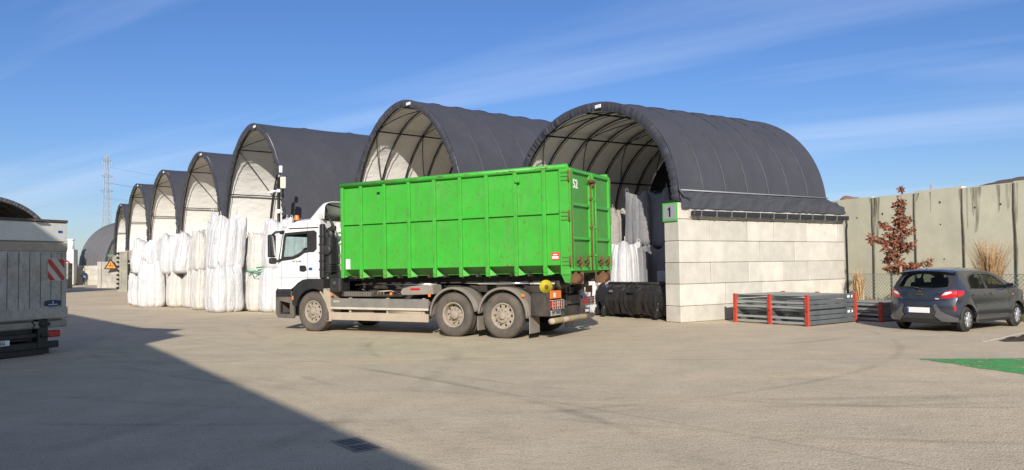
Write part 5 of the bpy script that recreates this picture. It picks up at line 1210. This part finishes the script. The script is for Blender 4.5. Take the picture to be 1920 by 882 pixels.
for s_ in (-1, 1):
    mb = MB(); mb.bx(-.07, 0, s_*(vw/2-.30)-.18, s_*(vw/2-.30)+.16, .33, .47, .02); V(mb, 'tail_lamp', mat('dull_red_lens', (.40, .012, .015), .3, coat=.3))
    wheel(van, .95, s_*(vw/2-.06), R=.36, wd=.36, style='concave', side=s_, rim_r=.21, tm=tyreb)
    wheel(van, 4.9, s_*(vw/2-.12), R=.36, wd=.22, style='convex', side=s_, rim_r=.21, tm=tyreb)
mb = MB(); mb.bx(-.075, -.06, .02, .54, .235, .345, .003); pp = V(mb, 'registration_plate', whites)
mb.__init__() if False else None
text('KR 716G', .092, frame((-.078, .28, .29), (0, -1, 0), (0, 0, 1)), blacks, 'plate_lettering', pp)
mb = MB(); mb.prism([(4.45, .4), (6.3, .4), (6.35, .9), (6.2, 1.1), (5.6, 1.3), (5.2, 1.95), (4.45, 2.05)], -1.0, 1.0, None, (), .06); cb = V(mb, 'cab', whitep)
for s_ in (-1, 1):
    mb = MB(); mb.prism([(4.75, 1.3), (5.45, 1.3), (5.12, 1.85), (4.75, 1.88)], s_*1.002, s_*1.008); mb.build('cab_window', MATS['car_glass'], cb)

# ================================================================ pole with lamp and cameras
pole = thing('camera_pole', 'black pole with a floodlight and white cameras beside the third hall', 'pole', (-9.25, 30.65, 0), 0)
mb = MB(); mb.tube([(0, 0, 0), (0, 0, 5.3)], .06, 10); mb.build('mast', mat('pole_black', (.012, .012, .013), .5), pole)
mb = MB(); mb.tube([(0, 0, 5.3), (.03, 0, 5.4)], .05, 8); mb.build('mast_cap', galv, pole)
mb = MB(); mb.box((.10, -.05, 5.62), (.13, .10, .28), .03); mb.build('sensor_box', whites, pole)
mb = MB(); mb.tube([(.03, 0, 5.38), (.10, -.02, 5.5)], .015, 5); mb.build('sensor_bracket', blackp, pole)
mb = MB(); mb.box((.20, -.09, 5.08), (.22, .08, .46), .03); fl = mb.build('floodlight', mat('cream_lamp', (.72, .66, .46), .4), pole)
mb = MB(); mb.box((.12, 0, 4.80), (.10, .22, .62), .03); mb.build('control_box', blackp, pole)
for (x, z, a) in ((-.18, 4.72, .35), (.06, 3.92, -.2)):
    mb = MB(); mb.tube([(x-.2*cos(a) if x < 0 else x-.08, -.16, z-.05), (x+.06, -.12, z+.03)], .055, 10); cm = mb.build('camera', whites, pole)
    mb = MB(); mb.tube([(0, -.03, z+.05), (x*.5, -.10, z+.03), (x*.9, -.12, z+.02)], .03, 6); mb.box((.03, -.06, z+.04), (.16, .1, .13), .03); mb.build('camera_bracket', whites, cm)
for z in (2.95, 3.05):
    mb = MB(); mb.tube([(.065*cos(a), .065*sin(a), z) for a in [2*pi*k/10 for k in range(10)]], .012, 5, closed=True); mb.build('clamp', galv, pole)

# ================================================================ drain
dg = thing('drain_grate', 'iron drain grate set in the shaded yard', 'drain grate', (-1.5, 7.38, 0), atan2(7.7-7.22, -1.58+1.25+0)-0)
dg.rotation_euler = (0, 0, 0)
c4 = [(-1.74, 7.51), (-1.42, 7.06), (-1.24, 7.22), (-1.57, 7.70)]
mb = MB(); cxx = sum(p[0] for p in c4)/4; cyy = sum(p[1] for p in c4)/4; dg.location = (cxx, cyy, 0)
e1 = Vector((.32, -.46, 0)); e2 = Vector((.19, .17, 0)); L1 = e1.length; L2 = e2.length; M = boxM((0, 0, 0), e1)
mb.bx(-L1/2, L1/2, -L2/2, L2/2, .002, .003, 0, M); mb.build('pit', holem, dg)
mb = MB()
for s_ in (-1, 1): mb.bx(-L1/2, L1/2, s_*L2/2-.012, s_*L2/2+.012, .0034, .0062, 0, M); mb.bx(s_*L1/2-.012, s_*L1/2+.012, -L2/2-.012, L2/2+.012, .0034, .0065, 0, M)
mb.bx(-.012, .012, -L2/2, L2/2, .0034, .0059, 0, M)
for k in range(10):
    x = -L1/2+L1*(k+.5)/10
    if abs(x) > .016: mb.bx(x-.010, x+.010, -L2/2, L2/2, .0034, .0055, 0, M)
mb.build('grating', mat('cast_iron', (.28, .255, .22), .8, .0, var=.3, vscale=20), dg)

# ================================================================ plants
def leaf_clump(mb, c, n, rad, size, r, flat=1.):
    for _ in range(n):
        d = Vector((r.gauss(0, 1), r.gauss(0, 1), r.gauss(0, 1)*flat)); d.normalize(); p = Vector(c)+d*rad*r.random()**.5
        a = Vector((r.uniform(-1, 1), r.uniform(-1, 1), r.uniform(-.9, .3))).normalized(); b_ = a.cross(Vector((r.uniform(-1, 1), r.uniform(-1, 1), r.uniform(-1, 1)))).normalized()
        s_ = size*r.uniform(.6, 1.25); c_ = a.cross(b_)*s_*.16
        mb.add([p, p+a*s_*.35+b_*s_*.22+c_, p+a*s_*.7+b_*s_*.16, p+a*s_, p+a*s_*.7-b_*s_*.16+c_, p+a*s_*.35-b_*s_*.24], [(0, 1, 2, 3), (0, 3, 4, 5)])
tree = thing('young_tree', 'slender young tree with brown dry leaves tied to a wooden stake', 'tree', (12.55, 25.0, 0))
r = random.Random(12)
mb = MB(); tp_ = [(0, 0, 0), (.02, 0, .8), (-.02, .03, 1.6), (.03, 0, 2.4), (.06, 0, 3.2), (.08, 0, 4.0)]; mb.tube(tp_, [.035, .032, .026, .02, .013, .006], 7)
brs = []
for k in range(34):
    z = r.uniform(1.25, 3.55); sp_ = interp([(1.2, .45), (1.8, .54), (2.4, .42), (3.0, .28), (3.6, .12)], z)*r.uniform(.45, 1.05); a = r.uniform(0, 2*pi)
    if k == 0: z, sp_, a = 2.2, 1.05, pi+.1
    if k == 1: z, sp_, a = 1.25, .95, .2
    if k == 2: z, sp_, a = 2.15, .85, pi-.5
    if k == 3: z, sp_, a = 2.6, .62, pi
    p0 = Vector((.03, 0, z)); p1 = Vector((.03+sp_*cos(a), sp_*sin(a), z+sp_*r.uniform(.1, .5))); mb.tube([p0, p0.lerp(p1, .5)+Vector((0, 0, .03)), p1], [.012, .008, .004], 4); brs.append((p0, p1))
mb.build('trunk', barkm, tree)
mb = MB()
for p0, p1 in brs:
    L_ = (p1-p0).length; n_ = max(2, int(L_/.13))
    for j in range(n_):
        t = (j+1)/n_
        if r.random() < .82: leaf_clump(mb, p0.lerp(p1, t)+Vector((0, 0, -.02)), 22, .11, .15, r)
for z in (3.2, 3.4, 3.55, 3.62, 4.03, 2.9, 2.7, 2.5): leaf_clump(mb, (.07+r.uniform(-.05, .05), 0, z), 20, .12, .15, r)
mb.build('crown', leafb, tree, False)
mb = MB(); mb.tube([(0, 0, 0), (0, 0, 1.75)], .045, 9); o = mb.build('wooden_stake', woodm); o.location = (12.46, 24.85, 0); tag(o, 'round wooden stake beside the young brown-leaved tree', 'stake')
def tuft(name, label, o, H, spread, n, seed, plume=True, w=.008):
    t = thing(name, label, 'ornamental grass', o); r = random.Random(seed); mb = MB()
    for k in range(n):
        a = r.uniform(0, 2*pi); h = H*r.uniform(.55, 1.0); s_ = spread*r.random()**.7*(h/H); b0 = Vector((r.gauss(0, .06), r.gauss(0, .06), 0)); d = Vector((cos(a), sin(a), 0)); sd_ = Vector((-sin(a), cos(a), 0))*w
        droop = r.uniform(0, .25)
        pts = [b0+d*s_*t_**2+Vector((0, 0, h*(t_-droop*max(0, t_-.6)**2*2))) for t_ in (0, .3, .6, .85, 1)]
        v = []; 
        for i, p in enumerate(pts): q = sd_*(1 if i < 3 else (.7 if i == 3 else .1)); v += [p-q, p+q]
        mb.add(v, [(0, 1, 3, 2), (2, 3, 5, 4), (4, 5, 7, 6), (6, 7, 9, 8)])
        if plume and r.random() < .4:
            for j in range(9):
                p = pts[3].lerp(pts[4], j/8)+Vector((r.gauss(0, .012), r.gauss(0, .012), r.gauss(0, .02))); e = Vector((r.gauss(0, .02), r.gauss(0, .02), .05)); mb.add([p-sd_*.8, p+sd_*.8, p+e], [(0, 1, 2)])
    mb.build('stalks', strawm, t, False); return t
tuft('reed_grass', 'large fan of tall straw-coloured grass rising behind the parked car', (14.0, 22.7, 0), 2.38, .85, 560, 3)
tuft('reed_grass', 'thin upright clump of dry straw grass left of the fence post', (11.15, 25.0, 0), 1.45, .28, 130, 4, w=.012)
def shrub(label, o, rad, seed):
    t = thing('low_shrub', label, 'shrub', o, 0, 'low dry shrubs beyond the car'); r = random.Random(seed); mb = MB()
    for k in range(40):
        a = r.uniform(0, 6.28); e = Vector((cos(a)*rad*r.random(), sin(a)*rad*r.random(), rad*r.uniform(.5, 1.1))); mb.tube([(0, 0, 0), e*.5+Vector((0, 0, .05)), e], [.01, .007, .003], 4)
    mb.build('twigs', barkm, t); mb = MB()
    for k in range(60):
        a = r.uniform(0, 6.28); q = rad*r.random()**.5; leaf_clump(mb, (cos(a)*q, sin(a)*q, rad*r.uniform(.2, 1.0)), 12, .1, .07, r)
    mb.build('foliage', shrubm, t, False)
shrub('dry brown shrub just past the front of the parked car', (14.3, 20.9, 0), .62, 5); shrub('second dry brown shrub at the right edge, behind the car bonnet', (15.4, 21.6, 0), .7, 6)
shrub('small dry shrub at the foot of the fence behind the car', (13.2, 22.9, 0), .5, 7)

# ================================================================ pylons and wires
def pylon(name, label, o, H, wb, rz=0, arms=((.70, 1.9), (.82, 1.7), (.95, 1.3)), th=.075, segs=16):
    t = thing(name, label, 'pylon', o, rz); mb = MB(); wt_ = wb*.28
    def c(k, z): w = lerp(wb, wt_, min(1, z/H))/2; return Vector(((-1, 1, 1, -1)[k]*w, (-1, -1, 1, 1)[k]*w, z))
    for k in range(4): mb.tube([c(k, 0), c(k, H)], th, 4)
    zs = [H*(1-(1-i/segs)**1.15) for i in range(segs+1)]
    for a, b_ in zip(zs, zs[1:]):
        for k in range(4): mb.tube([c(k, a), c((k+1) % 4, b_)], th*.55, 3, cap=False); mb.tube([c((k+1) % 4, a), c(k, b_)], th*.55, 3, cap=False)
    mb.build('lattice', galv, t)
    for f, l in arms:
        mb = MB(); z = H*f
        for s_ in (-1, 1): mb.tube([(0, 0, z+.5), (s_*l, 0, z)], th*.8, 4); mb.tube([(0, 0, z-.4), (s_*l, 0, z)], th*.8, 4); mb.tube([(s_*l, 0, z), (s_*l, 0, z-1.6)], th*1.1, 5)
        mb.build('cross_arm', galv, t)
    return t
pylon('power_pylon', 'tall slim lattice pylon far off behind the halls on the left', (-120.7, 230, 0), 36.5, 2.7, .9)
pylon('power_pylon', 'tiny lattice pylon on the dark hill above the concrete wall', (305, 560, 51), 6, 1.6, .4, ((.6, 1.6), (.8, 1.9), (.97, 1.2)), .13, 5)
wd_ = Vector((cos(.18), sin(.18), 0)); pc = Vector((-120.7, 230, 0))
for i, (z, off) in enumerate(((34.8, 1.4), (30.0, -1.7), (30.0, 1.7), (25.6, -2.0), (25.2, 2.0))):
    for s_ in (-1, 1):
        o2 = pc+Vector((0, off, z-2)); e = o2+(wd_*-260+Vector((0, 0, -2)) if s_ < 0 else Vector((240, 330, -12))); pts = [o2.lerp(e, k/24)+Vector((0, 0, -7*4*(k/24)*(1-k/24))) for k in range(25)]
        mb = MB(); mb.tube(pts, .03, 3, cap=False); tag(mb.build('power_line', mat('cable_grey', (.22, .24, .28), .7)), 'thin %s power cable running %s from the tall pylon%s' % (('top', 'middle', 'middle', 'lower', 'lower')[i], 'left' if s_ < 0 else 'right', (', nearer strand' if off < 0 else ', farther strand') if i else ''), 'cable', 'cables of the tall pylon')

# ================================================================ far end of the road on the left
fw = thing('block_store', 'concrete block bay with the orange warning sign, left of the white bags', 'storage bay', (-40.7, 76.9, 0), .1, 'concrete block bays at the end of the road')
block_wall(0, 1.65, -.3, .3, [0, .62, 1.24, 1.86, 2.6], .8, 77, 0).build('block_wall', blockd, fw)
block_wall(-.4, 0, -.35, 2.5, [0, .62, 1.24, 1.86, 2.6], 1.3, 78, 0).build('side_wall', blockd, fw)
fw2 = thing('block_store', 'tall dark concrete block bay beside the leftmost white bags', 'storage bay', (-31.3, 61.6, 0), .1, 'concrete block bays at the end of the road')
block_wall(0, .75, -.3, .3, [0, .8, 1.6, 2.4, 3.2], .65, 79, 0).build('block_wall', mat('old_block', (.30, .29, .24), .9, var=.25, vscale=2, dirt=(.12, .12, .09), damt=.6), fw2)
mb = MB()
for k in range(9): mb.bx(-.06, .12, -.42, -.30, .25+k*.34, .40+k*.34, .02)
mb.build('lifting_eyes', holem, fw2)
mb = MB(); mb.bx(.8, 1.5, -.4, .8, 1.15, 1.3, .02); mb.bx(.8, 1.5, -.4, .8, 2.2, 2.3, .02); mb.bx(.8, 1.6, -.3, .7, 2.5, 3.3, .04); mb.bx(.8, 1.4, -.3, .7, 0, 1.0, .03); mb.build('stacked_crates', MATS['old_block'], fw2)
ws = thing('warning_sign', 'orange triangular warning sign on the grey block bay', 'sign', (-39.5, 76.1, 2.30), .42); ws.scale = (.8, .8, .8)
mb = MB(); mb.prism([(-.75, -.55), (.75, -.55), (.06, .68), (-.06, .68)], -.03, .03, None, (), .01); mb.build('sign_board', signy, ws)
mb = MB(); mb.prism([(-.75, -.55), (.75, -.55), (.06, .68), (-.06, .68)], -.034, -.038, None, [[(-.55, -.44), (.55, -.44), (0, .46)]]); mb.build('sign_border', blacks, ws)
mb = MB(); mb.box((0, -.036, .02), (.08, .004, .42)); mb.box((-.12, -.036, -.15), (.18, .004, .12)); mb.box((.15, -.036, -.18), (.14, .004, .14)); mb.build('sign_symbol', blacks, ws)
mb = MB(); mb.bx(-.35, .35, -.03, .03, .95, 1.25, .01); mb.build('green_plate', mat('dull_green_plate', (.10, .20, .11), .6), ws)
rs = thing('no_entry_sign', 'round red no-entry sign on a post at the end of the road', 'sign', (-49.1, 85, 0), 0)
mb = MB(); mb.tube([(0, 0, 0), (0, 0, 2.6)], .05, 8); mb.build('post', galv, rs)
mb = MB(); mb.lathe([(.62, -.06), (.62, -.09), (0, -.09)], Matrix.Translation((0, 0, 2.35)), 24); mb.lathe([(0, -.05), (.62, -.06)], Matrix.Translation((0, 0, 2.35)), 24); rb_ = mb.build('sign_disc', signr, rs)
mb = MB(); mb.lathe([(.40, -.10), (0, -.10)], Matrix.Translation((0, 0, 2.35)), 24); mb.build('sign_centre', whites, rb_)
mb = MB(); mb.lathe([(.25, -.105), (0, -.105)], Matrix.Translation((0, 0, 2.35)), 20); mb.build('sign_bar', signr, rb_)
cab = thing('site_cabin', 'tall white cabin with a vent on its roof at the end of the road', 'cabin', (-53.7, 92.5, 0), .35)
mb = MB(); mb.bx(-1.5, 1.3, -1.2, 1.4, .1, 4.3, .03); c0 = mb.build('wall', mat('cabin_white', (.62, .62, .6), .6, var=.08), cab)
mb = MB(); mb.bx(-1.35, -.75, -1.23, -1.2, .3, 4.0, .005); mb.bx(-.2, .6, -1.23, -1.2, .3, 2.4, .005); mb.build('door', mat('cabin_grey', (.36, .38, .40), .6), c0)
mb = MB(); mb.tube([(.8, 0, 4.3), (.8, 0, 5.4)], .35, 12); mb.tube([(.8, 0, 5.4), (.8, 0, 5.55)], .42, 12); mb.build('roof_vent', whitep, cab)
mb = MB(); mb.tube([(-.3, 0, 4.3), (-.3, 0, 6.6)], .03, 5); mb.build('aerial', galv, cab)
gb = thing('green_container', 'small green and white cabin behind the no-entry sign', 'container', (-58.6, 97, 0), .2)
mb = MB(); mb.bx(-1.2, 1.2, -1, 1, 0, 3.6, .03); mb.build('wall', MATS['cabin_white'], gb)
mb = MB(); mb.bx(-1.25, 1.25, -1.05, -1.0, 2.3, 3.4, .01); mb.build('green_panel', mat('dark_green_panel', (.03, .17, .08), .6), gb)
mb = MB(); mb.tube([(-.6, 0, 3.6), (-.6, 0, 5.9)], .03, 5); mb.build('mast', galv, gb)
gd = thing('green_bin', 'narrow bright green bin standing by the white cabin', 'bin', (-52.6, 88.6, 0), 0)
mb = MB(); mb.bx(-.22, .22, -.25, .25, .05, 1.5, .05); mb.build('body', mat('bin_green', (.04, .33, .05), .5), gd); mb = MB(); mb.bx(-.26, .26, -.3, .28, 1.5, 1.6, .03); mb.build('lid', mat('bin_green', (.04, .33, .05), .5), gd)
lw = thing('block_wall', 'low pale block wall at the far left end of the road', 'wall', (-62, 99, 0), -.1)
block_wall(0, 9, -.3, .3, [0, .6, 1.2, 1.8, 2.4], 1.5, 90, 0).build('blocks', blockd, lw)
lw = thing('block_wall', 'pale block wall between the white cabin and the low round hall', 'wall', (-53.1, 94.2, 0), .0)
block_wall(0, 1.2, -.3, .3, [0, .6, 1.2, 1.8, 2.1], 1.3, 91, 0).build('blocks', blockd, lw)
lw = thing('block_stack', 'stack of dark concrete blocks behind the van corner', 'block stack', (-44.3, 77, 0), .2)
block_wall(-1.3, .3, -.6, .6, [0, .6, 1.2, 1.8, 2.5], .9, 92, 0).build('blocks', MATS['old_block'], lw)
bl = thing('block_stack', 'low pair of concrete blocks beside the low round hall', 'block stack', (-45.0, 88.5, 0), -.4)
block_wall(-.5, .5, -.4, .4, [0, .6, 1.2], .9, 93, 0).build('blocks', blockd, bl)

# ================================================================ person walking away
def skin(name, verts, edges, radii, m, parent, sub=2, root=0):
    me = bpy.data.meshes.new(name); me.from_pydata(verts, edges, []); o = bpy.data.objects.new(name, me); COL.objects.link(o)
    sk_ = o.modifiers.new('skin', 'SKIN'); sk_.use_smooth_shade = True
    for i, q in enumerate(me.skin_vertices[0].data): q.radius = (radii[i], radii[i]*(.75 if radii[i] > .09 else 1)); q.use_root = (i == root)
    o.modifiers.new('sub', 'SUBSURF').levels = sub; o.modifiers['sub'].render_levels = sub
    dg_ = bpy.context.evaluated_depsgraph_get(); nm = bpy.data.meshes.new_from_object(o.evaluated_get(dg_)); bpy.data.objects.remove(o)
    nm.materials.clear(); nm.materials.append(m); q = bpy.data.objects.new(name, nm); COL.objects.link(q); q.parent = parent; return q
pe = thing('person', 'person in dark clothes walking away down the road with a blue bag', 'person', (-51.6, 93.2, 0), .15)
v = [(0, 0, .95), (0, 0, 1.15), (0, .02, 1.38), (0, .03, 1.5), (0, .04, 1.60), (0, .05, 1.70),
     (-.19, .02, 1.40), (-.27, .0, 1.15), (-.24, .10, .92), (.19, .02, 1.40), (.27, .02, 1.15), (.25, .12, .95),
     (-.10, 0, .90), (-.11, .10, .5), (-.11, -.04, .10), (-.11, .08, .05), (.10, 0, .90), (.11, -.03, .5), (.11, -.18, .14), (.11, -.08, .05)]
e = [(0, 1), (1, 2), (2, 3), (3, 4), (4, 5), (2, 6), (6, 7), (7, 8), (2, 9), (9, 10), (10, 11), (0, 12), (12, 13), (13, 14), (14, 15), (0, 16), (16, 17), (17, 18), (18, 19)]
rad = [1.25*q for q in (.18, .17, .20, .07, .09, .10, .10, .075, .05, .10, .075, .05, .11, .085, .06, .05, .11, .085, .06, .05)]
skin('body', v, e, rad, mat('dark_clothing', (.018, .02, .026), .8), pe)
skin('hair', [(0, .0, 1.62), (0, .02, 1.72)], [(0, 1)], [.09, .10], mat('dark_hair', (.02, .015, .012), .8), pe)
skin('hi_vis_sleeve', [(-.2, .02, 1.38), (-.27, .0, 1.18)], [(0, 1)], [.10, .08], mat('dull_green_cloth', (.10, .22, .08), .8), pe)
mb = MB(); mb.box((.18, -.12, 1.02), (.30, .14, .26), .05); mb.tube([(.05, -.1, 1.15), (-.12, -.05, 1.45)], .02, 5); o = mb.build('shoulder_bag', mat('blue_bag', (.05, .18, .55), .6)); o.parent = None; o.location = (-51.6, 93.2, 0); tag(o, 'blue shoulder bag carried by the walking person', 'bag')

# scattered stones and debris on the yard
random.seed(33); mb = MB()
for k in range(420):
    x, y = random.uniform(-6, 14), random.uniform(4.5, 20); s_ = random.uniform(.003, .011)
    if y < 7 and x < -1: continue
    mb.add([(x+s_*cos(a)*random.uniform(.7, 1.2), y+s_*sin(a), 0) for a in (0, 1.5, 3, 4.6)]+[(x, y, s_*.5)], [(0, 1, 4), (1, 2, 4), (2, 3, 4), (3, 0, 4)])
tag(mb.build('gravel_bits', mat('grit', (.25, .21, .17), .9, island=.4)), 'loose grit scattered over the yard', 'grit', kind='stuff')
